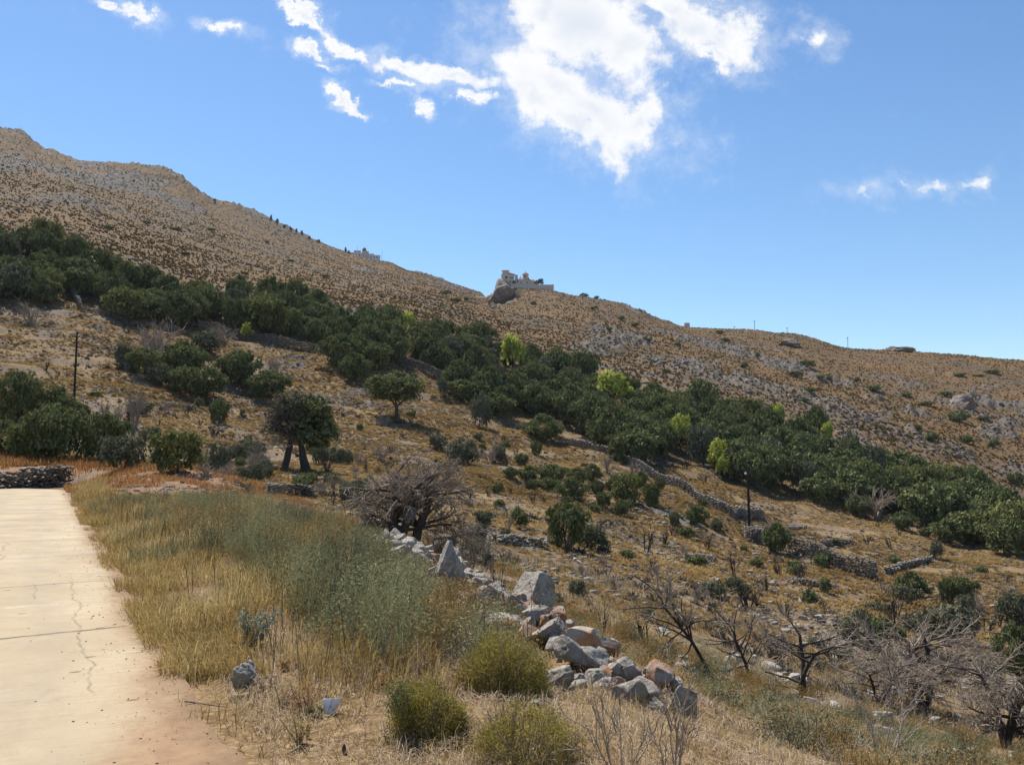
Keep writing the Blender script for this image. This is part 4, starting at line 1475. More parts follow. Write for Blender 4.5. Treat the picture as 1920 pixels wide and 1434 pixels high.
# dead trees in the near right corner
for px, py, w, h, k, lab in [
    (1740, 1335, 300, 172, 0, 'big tangled grey dead tree with a black trunk in the lower right'),
    (1880, 1400, 200, 170, 1, 'tangled grey dead bush at the lower right picture edge'),
    (1495, 1308, 250, 150, 2, 'grey dead tree with forked trunk and long sideways branches'),
    (1640, 1320, 190, 90, 1, 'low grey tangle left of the big dead tree'),
]:
    p, sx, sz = size_at(px, py, w, h, 9)
    g = np.random.default_rng(1200 + px)
    t = thing('dead_tree', lab, 'tree', p, 0.0)
    tb, tw = Tubes(), Tubes()
    dense = 1 if k != 2 else 0
    nst = 3 if dense else 2
    for j in range(nst):
        pts, _ = wander(g, (g.uniform(-0.1, 0.1) * sx, 0, -0.2), (g.uniform(-0.35, 0.35), g.uniform(-0.2, 0.2), 1), sz * g.uniform(0.55, 0.8) + 0.2, 6, 0.10)
        tb.add(pts, np.linspace(0.035 * sz, 0.018 * sz, 7), 7)
        for q in range(10 if dense else 6):
            i = g.integers(2, 7)
            a = g.uniform(0, 6.28)
            spec = [(0, 0, 0, 0, 0), (9, 0.65, 0.5, 0.13, -0.02), (8, 0.75, 0.5, 0.2, -0.05), (5, 0.6, 0.55, 0.2, -0.05)] if dense else \
                   [(0, 0, 0, 0, 0), (7, 0.6, 0.5, 0.12, -0.01), (6, 0.7, 0.5, 0.18, 0.0), (3, 0.6, 0.5, 0.2, 0.0)]
            grow(g, tb, pts[i], (math.cos(a) * 1.2, math.sin(a), g.uniform(-0.1, 0.7)), sx * g.uniform(0.45, 0.85), 0.013 * sz, 1, spec, tw)
    obj('trunk', tb.mesh('trunk', M_BURNT if px != 1880 else M_BARK), t)
    obj('twigs', tw.mesh('twigs', M_DEAD), t)

# two leaning dead stems in front of the field
for px, py, tx, ty, lab in [(1352, 1290, 1262, 1118, 'leaning dead trunk, nearer of the two beside the boulders'),
                            (1415, 1285, 1365, 1180, 'second leaning dead trunk, right of the first')]:
    p, d = ground(px, py, 8)
    g = np.random.default_rng(px)
    q = at_dist(tx, ty, d)
    t = thing('leaning_dead_tree', lab, 'tree', p)
    tb, tw = Tubes(), Tubes()
    v = q - p
    pts, _ = wander(g, (0, 0, -0.1), v, float(np.linalg.norm(v)), 7, 0.07)
    tb.add(pts, np.linspace(0.038, 0.016, 8), 7)
    for j in range(13):
        a = g.uniform(0, 6.28)
        grow(g, tb, pts[g.integers(3, 8)], v / np.linalg.norm(v) + g.normal(size=3) * 0.8, 0.75, 0.016, 1, [(0, 0, 0, 0, 0), (5, 0.6, 0.6, 0.14, 0.0), (4, 0.7, 0.5, 0.2, 0), (2, 0.7, 0.5, 0.2, 0)], tw)
    obj('trunk', tb.mesh('trunk', M_BURNT), t)
    obj('twigs', tw.mesh('twigs', M_DEAD), t)

# ------------------------------------------------------------------ dry stone walls
WST = [rock_shape(3000 + k, 2, 12, 0.04, (1, 0.85, 0.7)) for k in range(3)]


def stone_wall(label, pxs, h, stone=0.27, dmin=30, rows=None, thick=2, seed=1, pts=None, tone=0.42):
    g = np.random.default_rng(seed)
    P = np.array([ground(a, b, dmin)[0] for a, b in pxs]) if pts is None else np.array(pts)
    seg = np.linalg.norm(np.diff(P[:, :2], axis=0), axis=1)
    L = np.concatenate([[0], np.cumsum(seg)])
    n = max(3, int(L[-1] / (stone * 0.95)))
    pos, sc = [], []
    rows = rows or max(1, int(round(h / (stone * 0.62))))
    for r in range(rows):
        for th in range(thick):
            u = (np.arange(n) + 0.5 * (r % 2) + g.uniform(-0.25, 0.25, n)) / n * L[-1]
            hh = 0.75 + 0.5 * vnoise(u * 0.35, np.full(n, 3.0), seed)
            keep = (r + 0.4) / rows < hh * g.uniform(0.92, 1.1, n)
            x = np.interp(u, L, P[:, 0])
            y = np.interp(u, L, P[:, 1])
            i = np.clip(np.searchsorted(L, u) - 1, 0, len(seg) - 1)
            tx, ty = (P[i + 1, 0] - P[i, 0]) / seg[i], (P[i + 1, 1] - P[i, 1]) / seg[i]
            off = (th - (thick - 1) / 2) * stone * 0.9 + g.normal(size=n) * 0.03
            x, y = x - ty * off, y + tx * off
            z = hz(x, y) + (r + 0.35 + g.uniform(-0.22, 0.22, n)) * stone * 0.62
            pos.append(np.stack([x, y, z], -1)[keep])
            sc.append(np.stack([g.uniform(0.42, 0.98, n), g.uniform(0.5, 0.85, n), g.uniform(0.36, 0.70, n)], -1)[keep] * stone)
    pos, sc = np.concatenate(pos), np.concatenate(sc)
    V, Fc = WST[seed % 3]
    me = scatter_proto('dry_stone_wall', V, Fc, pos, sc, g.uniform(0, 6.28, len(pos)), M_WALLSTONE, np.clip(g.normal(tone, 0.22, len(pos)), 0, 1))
    return tag(obj('dry_stone_wall', me), label, 'wall')


stone_wall('dry stone terrace wall running down through the wood, left stretch', [(372, 618), (420, 626), (470, 637), (520, 647), (562, 655), (632, 668)], 1.6, 0.34, seed=2, tone=0.5)
stone_wall('dry stone terrace wall up right of the lone tree', [(722, 672), (740, 680), (770, 690), (800, 700), (850, 718)], 1.6, 0.34, seed=3, tone=0.5)
stone_wall('short dry stone wall dropping steeply beside the wood, far left', [(130, 535), (138, 555), (150, 582)], 1.2, 0.34, seed=4)
stone_wall('low dry stone wall under the trees, far left', [(150, 584), (190, 590), (228, 598)], 1.0, 0.32, seed=5)
stone_wall('long dry stone wall slanting below the wood to the pole', [(1040, 828), (1075, 834), (1110, 844), (1150, 856), (1180, 872), (1215, 890), (1250, 908), (1300, 932), (1345, 955), (1370, 966), (1400, 972), (1432, 974)], 1.15, 0.28, seed=6, tone=0.6)
stone_wall('terrace retaining wall right of the round ruin, face in shade', [(1476, 1036), (1505, 1043), (1545, 1056), (1590, 1072), (1620, 1080), (1645, 1084)], 1.5, 0.28, seed=7)
stone_wall('curved low stone wall above the retaining wall', [(1514, 1038), (1530, 1028), (1552, 1022), (1600, 1019)], 0.6, 0.27, seed=8)
stone_wall('stub of stone wall climbing right of the retaining wall', [(1662, 1076), (1690, 1066), (1720, 1060), (1745, 1052)], 0.7, 0.27, seed=9)
stone_wall('short low stone line above the round ruin', [(1475, 994), (1500, 993), (1512, 991)], 0.45, 0.27, seed=10)
stone_wall('dark shaded stone wall in the hollow left of the dead tree', [(505, 934), (525, 930), (550, 929), (575, 930), (592, 935)], 0.75, 0.22, seed=11, tone=0.2)  # low tone paints the wall's shade into its stone colour
stone_wall('short leaning stone wall at the left of the hollow clump', [(222, 668), (230, 682), (240, 698)], 1.2, 0.3, seed=12)
stone_wall('low broken stone line near the charred stump', [(1286, 1050), (1310, 1049), (1342, 1051)], 0.4, 0.24, seed=13)
stone_wall('low stone line on the left stony slope', [(300, 766), (330, 763), (370, 769)], 0.5, 0.28, seed=14)
stone_wall('low stone line running from the dead tree to the dark tree', [(930, 1020), (980, 1022), (1030, 1030)], 0.45, 0.26, seed=15)
stone_wall('low stone line at the foot of the bare fan bush', [(1480, 1094), (1510, 1096), (1540, 1100), (1572, 1106)], 0.45, 0.26, seed=16)


def ruin():
    c, d = ground(1440, 1020, 40)
    pts = []
    for a in np.linspace(-2.6, 0.9, 9):
        x, y = c[0] + 1.9 * math.sin(a), c[1] - 0.2 + 1.9 * math.cos(a)
        pts.append((x, y, 0))
    stone_wall('round stone ruin beside the right pole, bushes growing inside', None, 1.5, 0.3, seed=17, pts=pts, thick=3)


ruin()
# wall closing the road end
wp = []
for az_, d_ in ((-32.5, 54.0), (-30.0, 54.5), (-28.0, 55.5), (-26.5, 57.0)):
    a = math.radians(az_)
    wp.append((d_ * math.sin(a), d_ * math.cos(a), 0))
stone_wall('shaded dry stone wall across the far end of the road', None, 1.15, 0.30, seed=18, pts=wp, thick=4, tone=0.12)  # stones coloured darker to imitate the shadowed face

def m_rockfar(nt, out):
    P = nt.coord('Object')
    n1 = nt.noise(P, 0.35, 7, 0.68, 0.5)
    c = nt.ramp(n1, [(0.3, (0.13, 0.108, 0.092)), (0.5, (0.25, 0.21, 0.178)), (0.7, (0.37, 0.32, 0.27))])
    c = nt.mix(nt.step(nt.noise(P, 0.12, 4, 0.6), 0.5, 0.65), c, (0.25, 0.17, 0.115))
    principled(nt, out, c, 0.95, n1, 1.0, 1.2, 0.1)


M_ROCKFAR = material('cliff_limestone', m_rockfar)
# ------------------------------------------------------------------ boulders and stones of the tumbled wall
RK = [rock_mesh('limestone_rock', 2000 + k * 7, sub=4) for k in range(8)]
ORK = [rock_mesh('rusty_rock', 2100 + k * 7, M_OROCK, sub=4, rough=0.04) for k in range(3)]
def boulder(label, px, py, w, h, seed, m=None, depth=0.8, rot=(0, 0, 0), faces=(), name='boulder', sub=5, dmin=4, planes=15, rough=0.045, cut=(0.38, 0.64), sink=0.05):
    p, d = ground(px, py, dmin)
    dd = math.hypot(d, p[2] - CAMZ)
    sx, sz = w * dd / F / 2, h * dd / F / 2
    V, Fc = rock_shape(seed, sub, planes, rough, (1, 1, 1), cut, faces)
    V = V @ np.array(Matrix.Rotation(rot[1], 3, 'Y')).T
    V = V / (np.abs(V).max(axis=0))
    V = V * np.array([sx, sx * depth, sz])
    me = new_mesh(name, V, None, m or M_ROCK, tri=Fc)
    o = obj(name, me, None, (p[0], p[1] + sx * depth * 0.6, p[2] + sz * (1 - sink)), (0, 0, rot[2]))
    return tag(o, label, 'rock')


boulder('largest pale boulder, a tilted slab topping the tumbled wall', 998, 1156, 88, 92, 41, planes=6, cut=(0.6, 0.8), faces=[((-0.62, -0.42, 0.66), 0.30), ((0.8, -0.55, 0.25), 0.42), ((0.2, 0.3, 0.9), 0.75)])
boulder('tall pointed grey boulder in the upper half of the tumbled wall', 838, 1108, 66, 92, 43, planes=9, cut=(0.52, 0.75), rough=0.05, faces=[((0.30, -0.9, 0.22), 0.34), ((-0.85, -0.25, 0.40), 0.36), ((0.88, 0.1, 0.40), 0.55)])
boulder('blocky grey boulder between the pointed one and the slab', 922, 1140, 56, 56, 44, planes=13)
boulder('small wedge boulder leaning on the pale slab', 962, 1148, 32, 36, 45)
boulder('long rust stained boulder lying flat before the slab', 948, 1190, 84, 38, 46, M_OROCK)
boulder('rusty clod of earth and stone above the rust stained boulder', 945, 1158, 46, 30, 47, M_OROCK, rough=0.09)
boulder('grey boulder standing right below the pale slab', 1012, 1180, 70, 52, 48)
boulder('big dark grey boulder in the middle of the tumbled wall', 1040, 1225, 92, 64, 49)
boulder('dark shaded boulder under the big dark one', 1072, 1258, 70, 62, 50)
boulder('flat boulder with an orange lichen top at the right of the tumbled wall', 1098, 1240, 84, 60, 51, M_OROCK)
boulder('grey boulder under the orange topped one', 1108, 1262, 70, 46, 52)
boulder('pale rounded boulder beside the large spiny shrub', 1048, 1300, 68, 52, 53)
boulder('small pale stone right of the pale rounded boulder', 1088, 1296, 34, 32, 54)
boulder('dark cornered stone in the lower tumbled wall', 1122, 1290, 48, 40, 55)
boulder('pale stone at the lower right of the tumbled wall', 1182, 1284, 50, 38, 56)
boulder('brown pitted stone below the pale stone', 1160, 1310, 42, 40, 57, M_OROCK)
boulder('flat pale stone lying on top of the lower tumbled wall', 1150, 1268, 44, 22, 58)
boulder('grey stone in the lower tumbled wall behind the bare twigs', 1215, 1325, 54, 42, 59)
boulder('upright grey boulder ending the tumbled wall, behind the bare twigs', 1282, 1362, 58, 76, 60)
boulder('dark stone sunk in the straw behind the bare twigs', 1235, 1352, 50, 40, 61)
boulder('grey stone half buried in the straw, right of the front shrub', 1005, 1332, 24, 22, 62)
boulder('pale stone at the top end of the tumbled wall', 752, 1050, 34, 34, 63)
boulder('white topped stone second from the top end of the tumbled wall', 785, 1045, 32, 26, 64)
boulder('grey stone left of the pointed boulder', 808, 1092, 34, 30, 65)
boulder('dark cube shaped stone in the straw, left of the tumbled wall', 760, 1084, 20, 22, 66)
boulder('rounded grey stone in the dry twigs before the tumbled wall', 868, 1160, 34, 30, 67)
boulder('pale stone showing through the brush before the tumbled wall', 862, 1180, 46, 24, 68)
boulder('squared block of weathered stone at the road edge, tilted', 458, 1300, 58, 54, 171, rot=(0, 0.7, 0.6), depth=0.75, name='block_of_stone', planes=8, cut=(0.42, 0.7), rough=0.09, sink=-0.1)
boulder('white stone lying in the grass halfway along the road', 293, 966, 20, 12, 72, M_WHITE, name='white_stone', sub=3)
boulder('great rounded outcrop standing on the far right hillside', 1816, 766, 48, 34, 73, M_ROCKFAR, name='outcrop', dmin=200, rough=0.08, sink=0.45)
boulder('twin topped rocks on the right skyline', 1702, 660, 40, 12, 74, M_ROCKFAR, name='outcrop', dmin=300, rough=0.12, sink=0.2)
boulder('dark grey rock pile on the hillside under the right skyline', 1482, 650, 50, 22, 75, M_ROCKFAR, name='outcrop', dmin=300, rough=0.14, sink=0.4)

gw = np.random.default_rng(91)
segl = np.linalg.norm(np.diff(LW[:, :2], axis=0), axis=1)
LL = np.concatenate([[0], np.cumsum(segl)])
for k in range(300):
    u = gw.uniform(0, 1)
    u = (1 - u) * LL[-1]
    if k < 130:
        u = LL[-1] * gw.uniform(0.58, 1.0)
    x = float(np.interp(u, LL, LW[:, 0]))
    y = float(np.interp(u, LL, LW[:, 1]))
    i = min(len(segl) - 1, max(0, int(np.searchsorted(LL, u) - 1)))
    t = (LW[i + 1] - LW[i])[:2] / segl[i]
    off = gw.normal() * 0.38 - 0.08
    x, y = x - t[1] * off, y + t[0] * off
    s = gw.uniform(0.07, 0.17) if k % 3 else gw.uniform(0.17, 0.30)
    if u > LL[-1] * 0.55:
        s *= 0.62
    z = float(hz(x, y)) + s * 0.4 + max(0, 0.14 - abs(off) * 0.3) * gw.uniform(0, 1)
    rusty = gw.uniform() < 0.16
    me = (ORK if rusty else RK)[gw.integers(3 if rusty else 8)]
    o = obj('limestone_rock', me, None, (x, y, z), (gw.uniform(-0.5, 0.5), gw.uniform(-0.5, 0.5), gw.uniform(0, 6.28)), (s, s * gw.uniform(0.7, 1.1), s * gw.uniform(0.7, 1.1)))
    half = 'upper stretch' if u < LL[-1] * 0.5 else 'lower stretch'
    tag(o, ('small rusty brown stone' if rusty else 'hand sized grey stone' if s < 0.14 else 'grey limestone rock') + ' lying loose in the ' + half + ' of the tumbled wall', 'stone', 'loose stones of the tumbled wall')

for key, n_, m_ in (('grey', 1500, M_WALLSTONE), ('rusty', 350, M_OROCK)):
    V, Fc = rock_shape(2600, 2, 10, 0.04, (1, 0.9, 0.7))
    u = gw.uniform(0, 1, n_) * LL[-1]
    x, y = np.interp(u, LL, LW[:, 0]), np.interp(u, LL, LW[:, 1])
    i = np.clip(np.searchsorted(LL, u) - 1, 0, len(segl) - 1)
    off = gw.normal(size=n_) * 0.48 - 0.1
    x, y = x - (LW[i + 1, 1] - LW[i, 1]) / segl[i] * off, y + (LW[i + 1, 0] - LW[i, 0]) / segl[i] * off
    pos = np.stack([x, y, hz(x, y) + 0.01], -1)
    tag(obj('rubble', scatter_proto('rubble', V, Fc, pos, 0.02 + 0.06 * gw.uniform(0, 1, n_) ** 2, gw.uniform(0, 6, n_), m_, np.clip(gw.normal(0.7, 0.25, n_), 0, 1))),
        key + ' broken stone chips spilled along the tumbled wall', 'rubble', None, 'stuff')

# stones lying on the open slope
FR = [rock_mesh('field_stone', 2300 + k * 7, M_ROCK, sub=3, squash=(1, 0.9, 0.65)) for k in range(5)]
gs = np.random.default_rng(92)
x, y, r = polar_points(5200, 13, 125, -31, 33, 1.5, gs)
z = hz(x, y)
px, py = proj(x, y, z)
dens = fbm(x / 7, y / 7, 88, 3)
s_, o_ = so_of(x, y)
ok = (~in_poly(px, py, UPPER, LOWER)) & (o_ > 5.5) & (dens > 0.50) & (py > 560)
x, y, z, r, px = [a[ok] for a in (x, y, z, r, px)]
size = 0.10 + 0.30 * gs.uniform(0, 1, len(x)) ** 3
app = size / r
order = np.argsort(-app)
big, rest = order[:230], order[230:]
for i in big:
    o = obj('field_stone', FR[gs.integers(5)], None, (x[i], y[i], z[i] + size[i] * 0.2), (gs.uniform(-0.3, 0.3), gs.uniform(-0.3, 0.3), gs.uniform(0, 6)), size[i] * np.array([1, gs.uniform(0.6, 1), gs.uniform(0.6, 1)]))
    side = 'left stony slope' if px[i] < 560 else 'middle slope' if px[i] < 1100 else 'right slope'
    tag(o, ('large' if size[i] > 0.26 else 'middling' if size[i] > 0.17 else 'small') + ' pale field stone in dry grass on the ' + side, 'stone', 'field stones on the slope')
V, Fc = rock_shape(2400, 1, 6, 0.05, (1, 0.9, 0.6))
pos = np.stack([x[rest], y[rest], z[rest] + size[rest] * 0.2], -1)
tag(obj('rubble', scatter_proto('rubble', V, Fc, pos, size[rest], gs.uniform(0, 6, len(rest)), M_WALLSTONE, np.clip(gs.normal(0.7, 0.2, len(rest)), 0, 1))), 'pale stones too many to count, strewn over the slope', 'rubble', None, 'stuff')
x, y, r = polar_points(26000, 26, 135, -33, 33, 1.2, gs)
z = hz(x, y)
px, py = proj(x, y, z)
s_, o_ = so_of(x, y)
ok = (~in_poly(px, py, UPPER, LOWER)) & ((o_ > 7) | (s_ > 62)) & (fbm(x / 6, y / 6, 89, 4) > 0.56)
pos = np.stack([x[ok], y[ok], z[ok] + 0.02], -1)
n = len(pos)
tag(obj('rubble', scatter_proto('rubble', V, Fc, pos, 0.06 + 0.16 * gs.uniform(0, 1, n) ** 2, gs.uniform(0, 6, n), M_WALLSTONE, np.clip(gs.normal(0.75, 0.2, n), 0, 1))), 'small broken stones scattered through the dry grass', 'rubble', None, 'stuff')
# stones on the reddish mound
x, y = xy_of(gs.uniform(24, 48, 500), gs.normal(4.2, 2.0, 500))
pos = np.stack([x, y, hz(x, y) + 0.03], -1)
tag(obj('rubble', scatter_proto('rubble', V, Fc, pos, gs.uniform(0.04, 0.16, 500), gs.uniform(0, 6, 500), M_OROCK, np.full(500, 0.5))), 'reddish rubble strewn over the earth mound beside the road', 'rubble', None, 'stuff')

# ------------------------------------------------------------------ ground cover of the slope and of the mountain
def tuft_proto(seed, nb=14, h=0.5, w=0.16, spread=0.6):
    g = np.random.default_rng(seed)
    V = []
    for k in range(nb):
        a = g.uniform(0, 6.28)
        b = np.array([math.cos(a), math.sin(a), 0])
        s = np.array([-b[1], b[0], 0]) * w * g.uniform(0.6, 1.2)
        base = b * g.uniform(0, 0.3)
        V += [base - s, base + s, base + b * spread * g.uniform(0.4, 1.2) + np.array([0, 0, h * g.uniform(0.5, 1.2)])]
    return np.array(V), np.arange(nb * 3).reshape(-1, 3)


gt = np.random.default_rng(93)
V, Fc = tuft_proto(1, 14, 0.55, 0.15, 0.85)
x, y, r = polar_points(230000, 24, 178, -37, 37, 1.55, gt)
z = hz(x, y)
px, py = proj(x, y, z)
s_, o_ = so_of(x, y)
ok = ((o_ > 6.5) | (s_ > 60)) & (fbm(x / 5, y / 5, 94, 4) > 0.30 + 0.2 * gt.uniform(size=len(x))) & ~((s_ > 20) & (s_ < 60) & (o_ < 9))
pos = np.stack([x[ok], y[ok], z[ok] - 0.02], -1)
n = len(pos)
sc = (0.09 + 0.20 * gt.uniform(0, 1, n) ** 1.8) * (0.55 + 0.45 * sstep(30, 70, np.hypot(pos[:, 0], pos[:, 1]))) * (0.8 + 0.5 * fbm(pos[:, 0] / 9, pos[:, 1] / 9, 95, 2))
tn = np.clip(gt.normal(0.5, 0.2, n) + 0.9 * (fbm(pos[:, 0] / 11, pos[:, 1] / 11, 96, 3) - 0.5), 0, 1)
tag(obj('dry_grass', scatter_proto('dry_grass', V, Fc, pos, sc * 1.5, gt.uniform(0, 6, n), M_TUFT, tn)), 'tawny dry grass tufts covering the open slope', 'grass', None, 'stuff')
print('tufts', n)

# low dark brush clumps over the open slope
V, Fc = tuft_proto(7, 22, 0.6, 0.20, 0.55)
x, y, r = polar_points(9000, 22, 175, -36, 36, 1.3, gt)
s_, o_ = so_of(x, y)
ok = ((o_ > 7) | (s_ > 62)) & (fbm(x / 8, y / 8, 101, 4) > 0.50)
pos = np.stack([x, y, hz(x, y) - 0.03], -1)[ok]
n = len(pos)
tag(obj('low_brush', scatter_proto('low_brush', V, Fc, pos, 0.18 + 0.45 * gt.uniform(0, 1, n) ** 2, gt.uniform(0, 6, n), M_DEADLEAF, np.clip(gt.normal(0.35, 0.25, n), 0, 1))), 'low grey brown brush clumps speckling the open slope', 'brush', None, 'stuff')

# mountain scrub: low dark and tawny bushes, grey rocks
V, Fc = tuft_proto(5, 9, 0.75, 0.45, 0.55)
x, y, r = polar_points(150000, 175, 900, -34, 34, 1.0, gt)
z = hz(x, y)
px, py = proj(x, y, z)
f = fbm(x / 30, y / 30, 97, 4)
ok = ~((r < 240) & in_poly(px, py, UPPER, LOWER))
dark = (gt.uniform(size=len(x)) < sstep(0.56, 0.68, f) * 0.50 + 0.010)
ok &= dark | (gt.uniform(size=len(x)) < 0.55)
pos = np.stack([x, y, z - 0.1], -1)[ok]
n = len(pos)
dk = dark[ok]
sc = np.where(dk, gt.uniform(0.3, 0.95, n), gt.uniform(0.35, 0.8, n))
tn = np.where(dk, gt.uniform(0.35, 0.8, n), gt.uniform(0.6, 1.0, n))
tag(obj('mountain_scrub', scatter_proto('mountain_scrub', V, Fc, pos, sc, gt.uniform(0, 6, n), M_SCRUB, tn)), 'low scrub and dry tussocks covering the mountain sides', 'scrub', None, 'stuff')
print('scrub', n)
V, Fc = rock_shape(2500, 1, 6, 0.08, (1, 0.9, 0.75))
x, y, r = polar_points(60000, 180, 880, -34, 34, 1.0, gt)
rk_ = sample(ROCK, x, y)
ok = gt.uniform(size=len(x)) < rk_ * 0.6 + 0.05 * (fbm(x / 12, y / 12, 98, 3) > 0.5)
pos = np.stack([x, y, hz(x, y)], -1)[ok]
n = len(pos)
sc = 0.3 + 1.1 * gt.uniform(0, 1, n) ** 3
tag(obj('mountain_rocks', scatter_proto('mountain_rocks', V, Fc, pos, sc, gt.uniform(0, 6, n), M_WALLSTONE, np.clip(gt.normal(0.18, 0.18, n), 0, 1))), 'grey rocks strewn over the mountain sides', 'rocks', None, 'stuff')
print('mrocks', n)
# single dark bushes large enough to pick out on the mountain
gm = np.random.default_rng(99)
for px_, py_, w, h in [(590, 336 + 218, 0, 0)]:
    pass
FARB = [(835, 552, 26, 10), (740, 560, 9, 8), (716, 558, 9, 6), (780, 585, 10, 8), (855, 566, 30, 9), (875, 563, 14, 8), (1000, 570, 14, 8), (1025, 582, 8, 6), (1110, 580, 9, 7), (1118, 578, 8, 6),
        (1395, 690, 20, 12), (1490, 706, 34, 14), (1512, 688, 30, 14), (1538, 708, 22, 9), (1555, 712, 18, 11), (1520, 735, 26, 12), (1505, 752, 26, 12), (1640, 732, 40, 18), (1606, 716, 16, 9),
        (1800, 790, 42, 20), (1842, 786, 22, 9), (1775, 742, 30, 14), (1735, 760, 40, 12), (1700, 742, 24, 9), (1745, 826, 34, 16), (1810, 830, 32, 18), (1862, 838, 26, 16),
        (1858, 700, 26, 9), (1835, 705, 24, 6), (1800, 705, 26, 7), (1095, 556, 20, 9), (1118, 559, 12, 6), (1360, 640, 22, 12), (1350, 626, 20, 9), (1720, 806, 16, 14), (275, 420, 16, 7), (330, 432, 26, 7),
        (395, 432, 18, 5), (500, 455, 12, 4), (345, 478, 30, 5), (205, 430, 16, 9), (545, 490, 16, 5), (610, 520, 16, 6), (460, 515, 14, 6),
        (1420, 668, 12, 8), (1270, 650, 14, 9), (1215, 640, 20, 9), (1140, 620, 22, 10), (1165, 600, 20, 9), (1190, 612, 24, 10), (1440, 790, 30, 12), (1340, 742, 26, 12), (1250, 700, 24, 10)]
for px_, py_, w, h in FARB:
    p, sx, sz = size_at(px_, py_, w, h, 190)
    o = obj('mountain_bush', SCR[gm.integers(4)], None, p, (0, 0, gm.uniform(0, 6)), (sx * gm.uniform(0.7, 1.1), sx * gm.uniform(0.6, 1.0), sz * gm.uniform(0.55, 0.9)))
    wh = 'left mountain' if px_ < 560 else 'saddle left of the chapel rock' if px_ < 915 else 'hillside under the chapel' if px_ < 1300 else 'hillside above the right end of the wood'
    tag(o, ('wide' if w > 2.4 * h else 'round') + ' dark bush on the brown ' + wh, 'bush', 'dark bushes on the mountain sides')
# little trees along the left skyline
for px_, py_ in [(508, 415), (520, 421), (533, 428), (545, 433), (556, 437), (566, 441), (580, 449), (597, 456), (402, 380), (648, 474), (654, 476)]:
    p, sx, sz = size_at(px_, py_, 7, 8, 500)
    tree('skyline_pine', 'tiny dark pine on the left skyline, in the row coming down to the white monastery', 'tree', 0, 0, 0, 0, SCR, None, 'pines along the left skyline', p=p, sc=(sx * random.uniform(0.6, 1.5), sz * random.uniform(0.5, 1.3)))

# ------------------------------------------------------------------ buildings
def box(bm_list, x0, x1, y0, y1, z0, z1):
    b = len(bm_list[0])
    bm_list[0] += [(x0, y0, z0), (x1, y0, z0), (x1, y1, z0), (x0, y1, z0), (x0, y0, z1), (x1, y0, z1), (x1, y1, z1), (x0, y1, z1)]
    bm_list[1] += [[b + i for i in f] for f in ((0, 3, 2, 1), (4, 5, 6, 7), (0, 1, 5, 4), (1, 2, 6, 5), (2, 3, 7, 6), (3, 0, 4, 7))]


def box_mesh(name, boxes, m):
    bl = [[], []]
    for b in boxes:
        box(bl, *b)
    return new_mesh(name, bl[0], bl[1], m)


def gable(name, x0, x1, y0, y1, z, h, m, over=0.3, hip=False, t=0.18):
    x0, x1, y0, y1 = x0 - over, x1 + over, y0 - over, y1 + over
    ym, xm = (y0 + y1) / 2, (x0 + x1) / 2
    if hip:
        V = [(x0, y0, z), (x1, y0, z), (x1, y1, z), (x0, y1, z), (xm, ym, z + h)]
        Fc = [[0, 1, 4], [1, 2, 4], [2, 3, 4], [3, 0, 4], [3, 2, 1, 0]]
    else:
        V = [(x0, y0, z), (x1, y0, z), (x1, y1, z), (x0, y1, z), (x0, ym, z + h), (x1, ym, z + h)]
        Fc = [[0, 1, 5, 4], [2, 3, 4, 5], [1, 2, 5], [3, 0, 4], [3, 2, 1, 0]]
    return new_mesh(name, V, Fc, m)


def lathe(name, prof, m, sides=16, loc=(0, 0)):
    V, Fc = [], []
    for r, z in prof:
        for k in range(sides):
            a = 2 * math.pi * k / sides
            V.append((loc[0] + r * math.cos(a), loc[1] + r * math.sin(a), z))
    for i in range(len(prof) - 1):
        for k in range(sides):
            k2 = (k + 1) % sides
            Fc.append([i * sides + k, i * sides + k2, (i + 1) * sides + k2, (i + 1) * sides + k])
    Fc.append(list(range(sides))[::-1])
    Fc.append([(len(prof) - 1) * sides + k for k in range(sides)])
    return new_mesh(name, V, Fc, m)


def local(d, cx, cy):
    """origin at picture point (cx, cy) at distance d; returns origin, metres per picture unit, yaw facing the viewer"""
    o = at_dist(cx, cy, d)
    return o, math.hypot(d, o[2] - CAMZ) / F, -math.atan2(o[0], o[1])


def windows(parent, spots, u, y, m=M_DARKWIN):
    for (cx, cz, w, h) in spots:
        obj('window', box_mesh('window', [(cx * u - w * u / 2, cx * u + w * u / 2, y - 0.06, y + 0.3, cz * u, cz * u + h * u)], m), parent)


